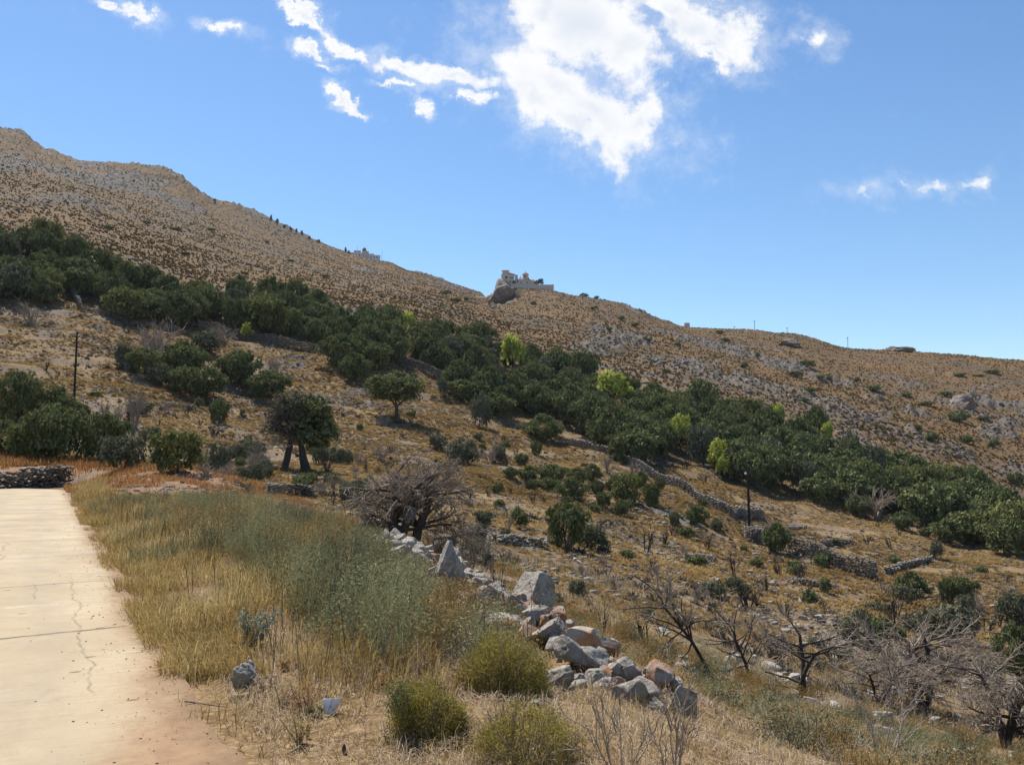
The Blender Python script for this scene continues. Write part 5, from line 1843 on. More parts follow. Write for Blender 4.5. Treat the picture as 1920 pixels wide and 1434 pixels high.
def chapel_rock():
    d = 556
    o, u, yaw = local(d, 980, 545)
    # cliff
    V, Fc = rock_shape(510, 5, 18, 0.06, (1, 1, 1), (0.5, 0.8))
    V = V / np.abs(V).max(axis=0)
    V = V * np.array([27 * u, 24 * u, 33 * u])
    V[:, 0] -= np.clip(-V[:, 2] / (30 * u), 0, 1) * 5 * u
    c = obj('cliff_rock', new_mesh('cliff_rock', V, None, M_ROCKFAR, tri=Fc), None, o + np.array([-39 * u, -8 * u, -11 * u]), (0, 0, yaw))
    tag(c, 'steep rock bluff under the walled chapel on the ridge', 'rock')
    # terrace wall
    t = thing('terrace_wall', 'long masonry terrace wall carrying the chapel on the ridge', 'wall', o, yaw)
    obj('masonry', box_mesh('masonry', [(-32 * u, 58 * u, -2 * u, 0, -6 * u, 10 * u), (-26 * u, 30 * u, 2 * u, 4 * u, 0, 14 * u)], M_STONEB), t)
    obj('coping', box_mesh('coping', [(-32.5 * u, 58.5 * u, -2.4 * u, 0.4 * u, 10 * u, 10.8 * u)], M_PLASTER), t)
    # tower house
    t = thing('tower_house', 'cream two storey tower house on the chapel rock with small dark windows', 'house', o + np.array([0, 6 * u, 13 * u]), yaw)
    obj('wall', box_mesh('wall', [(-40 * u, -16 * u, 0, 12 * u, -4 * u, 20 * u), (-38 * u, -26 * u, 1 * u, 9 * u, 20 * u, 26.5 * u)], M_PLASTER), t)
    obj('roof', gable('roof', -38 * u, -26 * u, 1 * u, 9 * u, 26.5 * u, 2.6 * u, M_TILE, 1.3 * u, True), t)
    obj('roof', new_mesh('roof', [(-26 * u, -0.6 * u, 22.5 * u), (-14.5 * u, -0.6 * u, 19.5 * u), (-14.5 * u, 12.6 * u, 19.5 * u), (-26 * u, 12.6 * u, 22.5 * u),
                                  (-26 * u, -0.6 * u, 21.7 * u), (-14.5 * u, -0.6 * u, 18.7 * u), (-14.5 * u, 12.6 * u, 18.7 * u), (-26 * u, 12.6 * u, 21.7 * u)],
                         [[0, 1, 2, 3], [7, 6, 5, 4], [0, 4, 5, 1], [1, 5, 6, 2], [2, 6, 7, 3], [3, 7, 4, 0]], M_TILE), t)
    windows(t, [(-37, 3, 2.4, 3.4), (-30.5, 3, 3.4, 3.2), (-23.5, 3, 1.8, 4), (-30.5, 11.5, 4, 4), (-22, 11, 2.4, 3), (-18.5, 11, 1.6, 3)], u, 0)
    # annex
    t = thing('annex', 'small ochre block with a door between tower house and chapel', 'house', o + np.array([0, 5 * u, 13 * u]), yaw)
    obj('wall', box_mesh('wall', [(-15 * u, -9 * u, 0, 8 * u, -4 * u, 18 * u), (-9 * u, -2 * u, 1 * u, 8 * u, -4 * u, 9 * u)], M_STONEB), t)
    windows(t, [(-9.5, 4, 1.6, 6)], u, 0)
    t = thing('flagpole', 'thin mast standing between annex and chapel', 'pole', o + np.array([-4 * u, 8 * u, 13 * u]), yaw)
    obj('pole', lathe('pole', [(0.35 * u, 0), (0.3 * u, 18 * u)], M_POLE, 6), t)
    # domed chapel
    t = thing('chapel', 'pink stone chapel with a drum and tiled cap on the ridge rock', 'church', o + np.array([0, 5 * u, 11 * u]), yaw)
    obj('wall', box_mesh('wall', [(-7 * u, 12 * u, 0, 14 * u, -3 * u, 11 * u), (12 * u, 22 * u, 1 * u, 13 * u, -3 * u, 9 * u)], M_STONEB), t)
    obj('roof', gable('roof', -7 * u, 12 * u, 0, 14 * u, 11 * u, 5 * u, M_TILE, 0.5 * u), t)
    obj('roof', gable('roof', 12 * u, 22 * u, 1 * u, 13 * u, 9 * u, 4 * u, M_TILE, 0.4 * u), t)
    dr = obj('drum', lathe('drum', [(5.6 * u, 10 * u), (5.6 * u, 22 * u)], M_STONEB, 10, (5.5 * u, 6 * u)), t)
    obj('cap', lathe('cap', [(6.6 * u, 22 * u), (3.6 * u, 24.6 * u), (0.5 * u, 26 * u), (0.3 * u, 28.5 * u)], M_TILE, 10, (5.5 * u, 6 * u)), dr)
    windows(t, [(4.6, 15, 1.5, 4), (-3, 3, 1.6, 3.6), (9, 3, 1.6, 3.6)], u, 0)
    for dx, dz, w, h, lab in [(-45, 11, 9, 9, 'small dark tree left of the tower house on the chapel rock'), (33, 11, 13, 12, 'round dark tree right of the chapel, over the terrace wall'),
                              (25, 11, 8, 8, 'low dark bush between chapel and round tree'), (-16, 13, 8, 6, 'low green bush before the tower house')]:
        k = o + np.array([dx * u, (9 if dx in (-45,) else 3) * u, dz * u])
        tree('evergreen_tree', lab, 'tree', 0, 0, 0, 0, SCR, None, p=k, sc=(w * u / 2, h * u))
    # white hut left of the cliff
    o2, u2, y2 = local(575, 903, 566)
    t = thing('hut', 'small whitewashed hut on the slope left of the chapel cliff', 'house', o2, y2)
    obj('wall', box_mesh('wall', [(-7 * u2, 8 * u2, 0, 8 * u2, -4 * u2, 8 * u2)], M_STONEB), t)
    obj('roof', gable('roof', -7 * u2, 8 * u2, 0, 8 * u2, 8 * u2, 2.2 * u2, M_TILE, 0.4 * u2), t)
    windows(t, [(-5, 1, 1.4, 4)], u2, 0)


chapel_rock()


def ridge_monastery():
    o, u, yaw = local(815, 683, 483)
    t = thing('monastery', 'white walled monastery with a domed church on the left skyline', 'monastery', o, yaw)
    obj('wall', box_mesh('wall', [(-29 * u, -3 * u, 0, 8 * u, -6 * u, 9 * u), (-19 * u, -6 * u, 1 * u, 9 * u, 9 * u, 13 * u), (-31 * u, -26 * u, -1 * u, 4 * u, 2 * u, 12 * u)], M_WHITE), t)
    obj('wall', box_mesh('wall', [(8 * u, 29 * u, 0, 8 * u, -8 * u, 5.5 * u), (8 * u, 18 * u, 1 * u, 8 * u, 5.5 * u, 8 * u)], M_WHITE), t)
    obj('church_wall', box_mesh('church_wall', [(-4 * u, 8 * u, -1 * u, 9 * u, -7 * u, 12 * u)], M_STONEB), t)
    obj('dome', lathe('dome', [(4 * u, 11.5 * u), (4 * u, 15 * u), (3.6 * u, 17 * u), (2.2 * u, 18.8 * u), (0.4 * u, 19.6 * u)], M_TILE, 14, (0, 4 * u)), t)
    windows(t, [(-24, 3, 2, 2.5), (-15, 3, 2, 2.5), (-9, 3, 2, 2.5), (12, 0, 2, 2.5), (18, 0, 2, 2.5), (23, 0, 2, 2.5)], u, 0)
    windows(t, [(-16, 10, 1.6, 2), (-9, 10, 1.6, 2)], u, 1 * u)
    for dx, h, lab in ((-13, 22, 'thin mast on the white monastery, left of the dome'), (32, 14, 'thin mast at the right end of the white monastery')):
        t = thing('mast', lab, 'mast', o + np.array([dx * u, 4 * u, 0]), yaw)
        obj('pole', lathe('pole', [(0.25 * u, -4 * u), (0.2 * u, h * u)], M_POLE, 6), t)


ridge_monastery()


def windmill():
    o, u, yaw = local(556, 1288, 616)
    t = thing('windmill_stump', 'stump of a round stone mill on the right skyline', 'ruin', o, yaw)
    obj('wall', lathe('wall', [(6.2 * u, -5 * u), (5.2 * u, 10 * u), (4.2 * u, 10.2 * u), (4.2 * u, 8 * u)], M_STONEB, 14), t)


windmill()

# ------------------------------------------------------------------ poles
def utility_pole(label, px, py, top_py, rad, lamp):
    p, d = ground(px, py, 40)
    h = at_dist(px, top_py, d)[2] - p[2]
    t = thing('utility_pole', label, 'pole', p)
    obj('pole', lathe('pole', [(rad, -0.6), (rad * 0.95, 0.4), (rad * 0.62, h)], M_POLE, 9), t)
    arm = obj('crossarm', box_mesh('crossarm', [(-0.42, 0.42, -rad - 0.1, -rad, h - 0.55, h - 0.45)] if not lamp else [(-0.32, 0.2, -rad - 0.1, -rad, h - 0.42, h - 0.32)], M_POLE), t)
    for x in ((-0.36, 0.36) if not lamp else (-0.27,)):
        obj('insulator', lathe('insulator', [(0.02, h - 0.43), (0.07, h - 0.36), (0.05, h - 0.28), (0.08, h - 0.24), (0.03, h - 0.16)] if not lamp else [(0.03, h - 0.32), (0.14, h - 0.26), (0.12, h - 0.12), (0.03, h - 0.06)], M_METAL, 8, (x, -rad - 0.05)), arm)
    if not lamp:
        obj('crossarm', box_mesh('crossarm', [(-0.3, 0.3, -rad - 0.1, -rad, h - 1.15, h - 1.06)], M_POLE), t)


utility_pole('dark wooden pole with crossarms on the left stony slope', 139, 752, 622, 0.125, False)
utility_pole('tall dark wooden pole on the golden slope before the wood', 1405, 1008, 884, 0.15, True)
for px, py, top, lab in [(1415, 622, 601, 'tiny pole on the right skyline, right of the mill stump'), (1590, 656, 633, 'tiny pole with a crossbar on the right skyline near the twin rocks'), (1476, 626, 614, 'tiny low pole on the right skyline above the rock pile'), (1377, 620, 611, 'smallest pole on the right skyline, nearest the mill stump')]:
    p = at_dist(px, py, 556)
    u = 556 / F
    t = thing('utility_pole', lab, 'pole', p)
    h = (py - top) * u
    obj('pole', lathe('pole', [(0.16, -2), (0.12, h)], M_POLE, 6), t)
    obj('crossarm', box_mesh('crossarm', [(-0.8, 0.8, -0.24, -0.12, h - 0.7, h - 0.55)], M_POLE), t)

# ------------------------------------------------------------------ verge: grass, brush, litter
gv = np.random.default_rng(301)


def verge_pts(n, s0, s1, o0, o1, gp=1.0):
    s = s0 + (s1 - s0) * gv.uniform(0, 1, n) ** gp
    o = gv.uniform(o0, o1, n)
    x, y = xy_of(s, o)
    return s, o, x, y


def edge_o(s):
    return -0.16 + 0.40 * (fbm(s * 0.8, s * 0 + 2.0, 15, 3)) * sstep(3.0, 5.0, s)


_ws, _wo = so_of(LW[:, 0], LW[:, 1])
_oi = np.argsort(_ws)


def wall_gap(s, o):
    """metres from the tumbled wall, positive on the road side"""
    w = np.interp(s, _ws[_oi], _wo[_oi])
    return np.where(s > _ws.max() + 0.3, 9.0, w - o)


# golden grass along the road
s, o, x, y = verge_pts(190000, 0.8, 46, -0.22, 6.5, 1.4)
wid = 1.5 + 0.05 * s + 1.0 * fbm(s * 0.4, o * 0.3, 16, 3)
ok = (o > edge_o(s)) & ((o < wid) | (gv.uniform(size=len(s)) < 0.30)) & (fbm(x * 1.1, y * 1.1, 17, 4) > 0.40 + 0.10 * gv.uniform(size=len(s)))
ok &= gv.uniform(size=len(s)) < np.clip(sstep(0.6, 2.2, s), 0.1, 1)
ok &= (wall_gap(s, o) > 0.35) & ((s < 27 + 3 * fbm(o, s * 0, 77, 2)) | (o < 0.9 + 0.5 * fbm(s * 0.5, s * 0, 78, 2)))
s, o, x, y = s[ok], o[ok], x[ok], y[ok]
n = len(s)
H = (0.20 + 0.30 * gv.uniform(0, 1, n)) * (0.10 + 1.8 * fbm(x * 1.0, y * 1.0, 18, 4)) * sstep(-0.5, 0.4, o - edge_o(s)) * (0.55 + 0.45 * sstep(1, 4, s))
H = np.maximum(H, 0.06)
H *= np.clip(wall_gap(s, o) / 1.6, 0.3, 1)
P = np.stack([x, y, hz(x, y) - 0.01], -1)
tn = np.clip(0.50 + gv.normal(size=n) * 0.2 + 1.1 * (fbm(x * 0.9, y * 0.9, 19, 3) - 0.5), 0, 1)
W = (0.003 + 0.004 * gv.uniform(0, 1, n)) * (1 + s * 0.03)
phi = np.where(gv.uniform(size=n) < 0.5, gv.uniform(0, 6.28, n), gv.normal(0.9, 1.0, n))
tag(obj('grass', blades('grass', P, H, W, gv.uniform(0.15, 1.1, n), M_STRAW, tn, phi, 1)), 'golden dry grass standing along the road edge', 'grass', None, 'stuff')
print('grass', n)
# the ragged fringe that overhangs the slab
s, o, x, y = verge_pts(30000, 1.6, 34, -0.16, 0.55, 1.5)
ok = fbm(s * 1.1, o * 0 + 4, 20, 3) + 0.35 * o > 0.46
s, o, x, y = s[ok], o[ok], x[ok], y[ok]
n = len(s)
tag(obj('grass', blades('grass', np.stack([x, y, np.maximum(hz(x, y), -0.01)], -1), (0.06 + 0.26 * gv.uniform(0, 1, n)) * (0.4 + fbm(s * 0.9, o, 21, 2)), (0.003 + 0.004 * gv.uniform(0, 1, n)) * (1 + s * 0.03), gv.uniform(0.3, 1.3, n), M_STRAW,
    np.clip(0.35 + gv.normal(size=n) * 0.22, 0, 1), gv.normal(math.pi * 1.1, 1.0, n), 11)), 'ragged dry grass fringe overhanging the concrete edge', 'grass', None, 'stuff')

# olive and grey green weeds mixed through
s, o, x, y = verge_pts(60000, 2, 28, 0.2, 7.5, 1.3)
ok = (wall_gap(s, o) > 0.4) & (o > edge_o(s) + 0.1) & (fbm(x * 0.8, y * 0.8, 27, 3) + 0.03 * (o - 2) > 0.575)
s, o, x, y = s[ok], o[ok], x[ok], y[ok]
n = len(s)
P = np.stack([x, y, hz(x, y) - 0.01], -1)
tag(obj('weeds', blades('weeds', P, (0.15 + 0.38 * gv.uniform(0, 1, n) * (0.5 + fbm(x, y, 28, 2))) * np.clip(wall_gap(s, o) / 1.6, 0.3, 1), 0.004 + 0.006 * gv.uniform(0, 1, n) + s * 0.0002, gv.uniform(0.1, 0.9, n), M_SAGE, np.clip(gv.normal(0.45, 0.22, n), 0, 1), None, 2)), 'grey green weeds growing through the golden grass', 'weeds', None, 'stuff')

# rusty grass on the mound
s, o, x, y = verge_pts(60000, 20, 50, -0.1, 10)
ok = (fbm(x * 0.5, y * 0.5, 37, 3) + 0.06 * sstep(34, 42, s) > 0.54) & ((s > 35) | (gv.uniform(size=len(s)) < 0.25))
s, o, x, y = s[ok], o[ok], x[ok], y[ok]
n = len(s)
P = np.stack([x, y, hz(x, y) - 0.01], -1)
tag(obj('rusty_grass', blades('rusty_grass', P, 0.12 + 0.36 * gv.uniform(0, 1, n) ** 1.5, 0.012 + 0.012 * gv.uniform(0, 1, n), gv.uniform(0.1, 1.0, n), M_RUST, np.clip(gv.normal(0.55, 0.22, n), 0, 1), None, 3)), 'rusty orange dry grass on the earth mound by the road', 'grass', None, 'stuff')

# rusty scrub on the bank behind the road end wall
x = gv.normal(-29, 7, 16000)
y = gv.normal(59, 3.5, 16000)
ok = (np.hypot(x, y) > 57) & (fbm(x * 0.5, y * 0.5, 38, 3) > 0.44)
x, y = x[ok], y[ok]
n = len(x)
tag(obj('rusty_grass', blades('rusty_grass', np.stack([x, y, hz(x, y) - 0.02], -1), 0.15 + 0.5 * gv.uniform(0, 1, n) ** 1.5, 0.02 + 0.03 * gv.uniform(0, 1, n), gv.uniform(0.1, 1.0, n), M_RUST, np.clip(gv.normal(0.35, 0.22, n), 0, 1), None, 9)), 'rusty brown scrub on the bank behind the road end wall', 'grass', None, 'stuff')

# straw lying about in the near corner, both on the verge and on the bank beyond
s, o, x, y = verge_pts(190000, -6.0, 6.5, 0.0, 8.0)
ok = (o > 0.05 + 0.25 * fbm(s, s * 0 + 5, 33, 3)) & (gv.uniform(size=len(s)) < 0.25 + 0.75 * (fbm(x * 2.2, y * 2.2, 34, 3) > 0.46))
s, o, x, y = s[ok], o[ok], x[ok], y[ok]
n = len(s)
P = np.stack([x, y, hz(x, y) + 0.004], -1)
flat = gv.uniform(size=n) < 0.6
H = np.where(flat, gv.uniform(0.06, 0.16, n), gv.uniform(0.04, 0.15, n))
tag(obj('straw', blades('straw', P, H, gv.uniform(0.0022, 0.0058, n), np.where(flat, gv.uniform(1.4, 2.1, n), gv.uniform(0.1, 0.9, n)), M_PALE, np.clip(gv.normal(0.35, 0.28, n), 0, 1), None, 4)), 'pale straw and stubble littering the bare verge', 'straw', None, 'stuff')
s, o, x, y = verge_pts(70000, -6.0, 6.0, 0.05, 8.0)
ok = gv.uniform(size=len(s)) < 0.15 + 0.85 * (fbm(x * 1.7, y * 1.7, 39, 4) > 0.50)
s, o, x, y = s[ok], o[ok], x[ok], y[ok]
n = len(s)
tag(obj('straw', blades('straw', np.stack([x, y, hz(x, y) + 0.004], -1), gv.uniform(0.03, 0.14, n), gv.uniform(0.002, 0.005, n), gv.uniform(0.6, 2.1, n), M_TUFT, np.clip(gv.normal(0.3, 0.25, n), 0, 1), None, 14)), 'brown withered bits lying among the pale straw', 'straw', None, 'stuff')
s, o, x, y = verge_pts(900, 1.5, 26, 0.5, 5.5, 1.2)
ok = wall_gap(s, o) > 0.8
s, o, x, y = s[ok], o[ok], x[ok], y[ok]
n = len(s)
tag(obj('dead_stalks', blades('dead_stalks', np.stack([x, y, hz(x, y)], -1), gv.uniform(0.4, 0.8, n), gv.uniform(0.004, 0.008, n) + s * 0.0003, gv.uniform(0.05, 0.5, n), M_DEADLEAF, gv.uniform(0, 0.5, n), None, 15)), 'dark dead stalks standing above the verge grass', 'weeds', None, 'stuff')
# short stubble that still stands, yellow and green
s, o, x, y = verge_pts(42000, -6.0, 6.0, 0.1, 7.5)
ok = fbm(x * 1.5, y * 1.5, 35, 3) > 0.50
s, o, x, y = s[ok], o[ok], x[ok], y[ok]
n = len(s)
P = np.stack([x, y, hz(x, y)], -1)
tag(obj('stubble', blades('stubble', P, gv.uniform(0.04, 0.20, n) * (0.5 + fbm(x, y, 36, 2)), gv.uniform(0.0018, 0.004, n), gv.uniform(0.1, 1.0, n), M_STRAW, np.clip(gv.normal(0.5, 0.25, n), 0, 1), None, 5)), 'short golden stubble on the near verge', 'stubble', None, 'stuff')

# weeds on the bank beyond the tumbled wall
a = np.radians(gv.uniform(-8, 36, 200000))
r = 5.0 * (34 / 5.0) ** (gv.uniform(0, 1, len(a)) ** 0.8)
x, y = r * np.sin(a), r * np.cos(a)
s, o = so_of(x, y)
wg = np.where(s > _ws.max() + 0.3, o < 6.5, wall_gap(s, o) > -0.45)
ok = (~wg) & (fbm(x * 0.9, y * 0.9, 47, 4) > 0.42 + 0.08 * gv.uniform(size=len(x)))
x, y, r, o = x[ok], y[ok], r[ok], o[ok]
n = len(x)
P = np.stack([x, y, hz(x, y) - 0.01], -1)
H = (0.06 + 0.26 * gv.uniform(0, 1, n) ** 1.6) * (0.1 + 1.7 * fbm(x * 0.9, y * 0.9, 48, 3))
tq = fbm(x * 0.6, y * 0.6, 49, 4) + gv.normal(size=n) * 0.05
for nm, m, sel, lab in (('bank_brown', M_TUFT, tq < 0.43, 'brown withered grass on the bank beyond the tumbled wall'), ('bank_grass', M_STRAW, (tq >= 0.43) & (tq < 0.50), 'yellow dry grass on the bank beyond the tumbled wall'), ('bank_weeds', M_SAGE, (tq >= 0.50) & (tq < 0.56), 'olive weeds on the bank beyond the tumbled wall'), ('bank_straw', M_PALE, tq >= 0.56, 'pale pinkish straw on the bank beyond the tumbled wall')):
    k = int(sel.sum())
    tag(obj(nm, blades(nm, P[sel], H[sel], (0.003 + 0.004 * gv.uniform(0, 1, k)) * (1 + r[sel] * 0.03), gv.uniform(0.1, 1.1, k), m, np.clip(gv.normal(0.45, 0.22, k), 0, 1), None, 6)), lab, 'grass', None, 'stuff')

# grit and bits of earth scattered over the slab near its edge
s = -6 + 36 * gv.uniform(0, 1, 900) ** 1.3
o = -0.02 - np.abs(gv.normal(size=900)) * 0.45
x, y = xy_of(s, o)
V, Fc = rock_shape(2700, 1, 6, 0.05, (1, 0.9, 0.5))
tag(obj('grit', scatter_proto('grit', V, Fc, np.stack([x, y, np.full(900, 0.040)], -1), 0.004 + 0.012 * gv.uniform(0, 1, 900) ** 3, gv.uniform(0, 6, 900), M_OROCK, np.full(900, 0.5))), 'grit and crumbs of red earth scattered along the concrete edge', 'grit', None, 'stuff')
s = -6 + 30 * gv.uniform(0, 1, 500)
o = 0.05 - np.abs(gv.normal(size=500)) * 0.35
o[:60] = gv.uniform(-3.0, 0.0, 60)
x, y = xy_of(s, o)
C = np.stack([x, y, np.full(500, 0.046)], -1)
V, q = leaf_quads(gv, C, np.tile([0, 0, 1.0], (500, 1)), 0.012, 0.4, 0.3)
tag(obj('leaf_litter', new_mesh('leaf_litter', V, None, M_TUFT, {'tint': np.repeat(gv.uniform(0, 0.4, 500), 4)}, quad=q)), 'small dry leaves and bits lying on the concrete', 'litter', None, 'stuff')

# leaf litter and dry heads: dark seed heads over the grass
s, o, x, y = verge_pts(5200, 2, 22, 0.3, 4.5, 1.3)
ok = o > edge_o(s) + 0.2
x, y = x[ok], y[ok]
n = len(x)
C = np.stack([x, y, hz(x, y) + gv.uniform(0.18, 0.48, n)], -1)
V, q = leaf_quads(gv, C, gv.normal(size=(n, 3)), 0.011, 0.8)
tag(obj('seed_heads', new_mesh('seed_heads', V, None, M_RUST, {'tint': np.repeat(gv.uniform(0, 0.55, n), 4)}, quad=q)), 'small brown seed heads above the grass', 'weeds', None, 'stuff')


# brush filling the middle of the verge: tangled plants of three tints
def brush_mass():
    mats = {'sage': (M_SAGE, 'tangled grey green brush filling the verge beside the road'), 'olive': (M_GREYG, 'dull green brush growing among the grey green brush'),
            'brown': (M_TUFT, 'withered brown brush among the grey green brush')}
    acc = {k: ([], [], []) for k in mats}
    stm = {k: ([], [], []) for k in mats}
    cen = []
    tries = 0
    while len(cen) < 330 and tries < 12000:
        tries += 1
        bank = gv.uniform() < 0.42
        if bank:
            a, r = math.radians(gv.uniform(-4, 33)), gv.uniform(6.0, 20)
            x, y = r * math.sin(a), r * math.cos(a)
            s_, o_ = [float(v) for v in so_of(x, y)]
            if (s_ < _ws.max() + 0.3 and float(wall_gap(np.array([s_]), np.array([o_]))[0]) > -0.7) or (s_ >= _ws.max() + 0.3 and o_ < 7):
                continue
            hg = 0.45
        else:
            s_ = 1.6 + 24 * gv.uniform() ** 1.5
            o_ = gv.uniform(1.2, 4.2 + 0.07 * s_)
            x, y = [float(v) for v in xy_of(s_, o_)]
            if s_ < 2.4 and o_ > 2.6:
                continue
            gap = float(wall_gap(np.array([s_]), np.array([o_]))[0])
            if gap < 0.55:
                continue
            hg = float(np.clip(gap / 1.7, 0.4, 1))
        lim = 0.30 + 0.015 * abs(s_) + (0.25 if bank else 0)
        if any((x - a_) ** 2 + (y - b_) ** 2 < lim * lim for a_, b_ in cen):
            continue
        cen.append((x, y))
        q = gv.uniform() + 0.5 * (fbm(np.array([x * 0.6]), np.array([y * 0.6]), 131, 2)[0] - 0.5)
        key = ('sage' if q < 0.48 else 'olive' if q < 0.68 else 'brown') if not bank else ('brown' if q < 0.55 else 'olive' if q < 0.8 else 'sage')
        R0 = gv.uniform(0.20, 0.44)
        H0 = gv.uniform(0.28, 0.85) ** 1.0 * hg
        z = float(hz(x, y))
        bx, by = [float(v) for v in proj(x, y, z)]
        if not bank and 585 < bx < 815 and 1060 < by < 1290:
            key = 'sage' if q < 0.85 else 'olive'
            H0 *= 0.95
            R0 *= 1.1
        nl = int((900 if s_ < 9 else 560) * R0 / 0.32)
        t = gv.uniform(0.15, 1, nl) ** 0.8
        a = gv.uniform(0, 6.28, nl)
        rr = R0 * np.sqrt(gv.uniform(0, 1, nl)) * (0.45 + 0.65 * t)
        top = 1.05 - 0.55 * (rr / R0) ** 2 + 0.25 * np.sin(a * 3 + x * 9) * rr / R0
        acc[key][0].append(np.stack([x + rr * np.cos(a), y + rr * np.sin(a), z + H0 * t * top], -1))
        acc[key][2].append(np.clip(gv.uniform(0.2, 0.8) + gv.normal(size=nl) * 0.2, 0, 1))
        nb = 90 if s_ < 9 else 56
        a = gv.uniform(0, 6.28, nb)
        rr = R0 * 0.5 * np.sqrt(gv.uniform(0, 1, nb))
        stm[key][0].append(np.stack([x + rr * np.cos(a), y + rr * np.sin(a), np.full(nb, z)], -1))
        stm[key][1].append(H0 * gv.uniform(0.6, 1.45, nb))
        stm[key][2].append(np.clip(gv.normal(0.5, 0.2, nb), 0, 1))
    for key, (m, lab) in mats.items():
        C, Tn = np.concatenate(acc[key][0]), np.concatenate(acc[key][2])
        V, q = leaf_quads(gv, C, gv.normal(size=(len(C), 3)), 0.0165, 0.32)
        tag(obj('brush', new_mesh('brush', V, None, m, {'tint': np.repeat(Tn, 4)}, quad=q)), lab, 'brush', None, 'stuff')
        P, H, T_ = [np.concatenate(v) for v in stm[key]]
        n = len(P)
        tag(obj('brush_stems', blades('brush_stems', P, H, gv.uniform(0.003, 0.006, n), gv.uniform(0.1, 1.0, n), m, T_, None, 8)), 'thin stems of the ' + lab.split(' filling')[0].split(' growing')[0].split(' among')[0], 'brush', None, 'stuff')


brush_mass()


# dense spiny shrubs in front
def spiny(label, px, py, w, h, seed, green=0.0, n=260, per=90):
    p, sx, sz = size_at(px, py, w, h)
    g = np.random.default_rng(seed)
    t = thing('spiny_shrub', label, 'shrub', p + np.array([0, sx * 0.5, 0]))
    # sprigs pointing outward from a domed cushion
    m = n * per
    cl = g.integers(0, n, m)
    u = g.normal(size=(n, 3))
    u[:, 2] = np.abs(u[:, 2]) * 0.9 - 0.12
    u /= np.linalg.norm(u, axis=1, keepdims=True)
    lump = 0.62 + 0.62 * n3(u, 2.6, seed) + g.uniform(-0.06, 0.06, n)
    ctr = u * np.array([sx, sx, sz]) * 0.86 * lump[:, None]
    C = ctr[cl] + g.normal(size=(m, 3)) * np.array([sx, sx, sz]) * 0.075
    deep = g.uniform(size=m) < 0.35
    C[deep] *= g.uniform(0.55, 1.0, deep.sum())[:, None]
    C[:, 2] = np.maximum(C[:, 2], 0.005)
    D = u[cl] + g.normal(size=(m, 3)) * 0.55 + np.array([0, 0, 0.25])
    D /= np.linalg.norm(D, axis=1, keepdims=True)
    L = g.uniform(0.007, 0.017, m)[:, None] * (1.0 if sx < 0.35 else 1.15)
    S = np.cross(D, g.normal(size=(m, 3)))
    S /= np.linalg.norm(S, axis=1, keepdims=True)
    S *= g.uniform(0.0020, 0.0042, m)[:, None]
    V = np.stack([C - S, C + S, C + D * L], 1).reshape(-1, 3)
    tint = np.clip(np.repeat(g.uniform(0.2, 0.85, n)[cl] + g.normal(size=m) * 0.15, 3), 0, 1)
    f = obj('foliage', new_mesh('foliage', V, None, M_SHRUBY, {'tint': tint}, tri=np.arange(3 * m).reshape(-1, 3)), t)
    tb = Tubes()
    for k in range(70):
        a = g.uniform(0, 6.28)
        e = g.uniform(0.1, 1.3)
        pts, _ = wander(g, (0.05 * math.cos(a), 0.05 * math.sin(a), -0.02), (math.cos(a) * math.sin(e), math.sin(a) * math.sin(e), math.cos(e) * sz / sx), 0.72 * (sx * math.sin(e) + sz * math.cos(e)), 5, 0.12)
        tb.add(pts, np.linspace(0.006, 0.002, 6), 4)
    obj('stems', tb.mesh('stems', M_TWIG), t)
    dl = g.normal(size=(2600, 3))
    dl[:, 2] = np.abs(dl[:, 2]) * 0.45
    dl = dl / np.linalg.norm(dl, axis=1, keepdims=True) * np.array([sx, sx, sz]) * g.uniform(0.6, 0.98, 2600)[:, None]
    dl = dl[(n3(dl, 9.0, seed + 2) > 0.47)]
    V, q = leaf_quads(g, dl, g.normal(size=(len(dl), 3)), 0.010, 0.2)
    obj('dead_sprigs', new_mesh('dead_sprigs', V, None, M_TUFT, {'tint': np.repeat(g.uniform(0.1, 0.8, len(dl)), 4)}, quad=q), t)
    if green:
        gl = g.normal(size=(int(1500 * green), 3)) * np.array([0.18, 0.12, 0.18]) * np.array([sx, sx, sz]) + np.array([-0.55 * sx, -0.55 * sx, 0.72 * sz])
        V, q = leaf_quads(g, gl, g.normal(size=(len(gl), 3)), 0.007, 0.5)
        obj('green_shoots', new_mesh('green_shoots', V, None, M_OLIVE, {'tint': np.repeat(g.uniform(0.3, 1, len(gl)), 4)}, quad=q), t)


spiny('rounded spiny shrub nearest the viewer, with fresh green shoots on its left', 794, 1392, 158, 106, 61, 1.0, 420, 66)
spiny('largest spiny yellow green cushion shrub, beside the pale rounded boulder', 935, 1312, 190, 118, 62, 0, 560, 66)
spiny('loose pale spiny shrub cut by the bottom picture edge', 985, 1450, 220, 110, 63, 0, 360, 44)


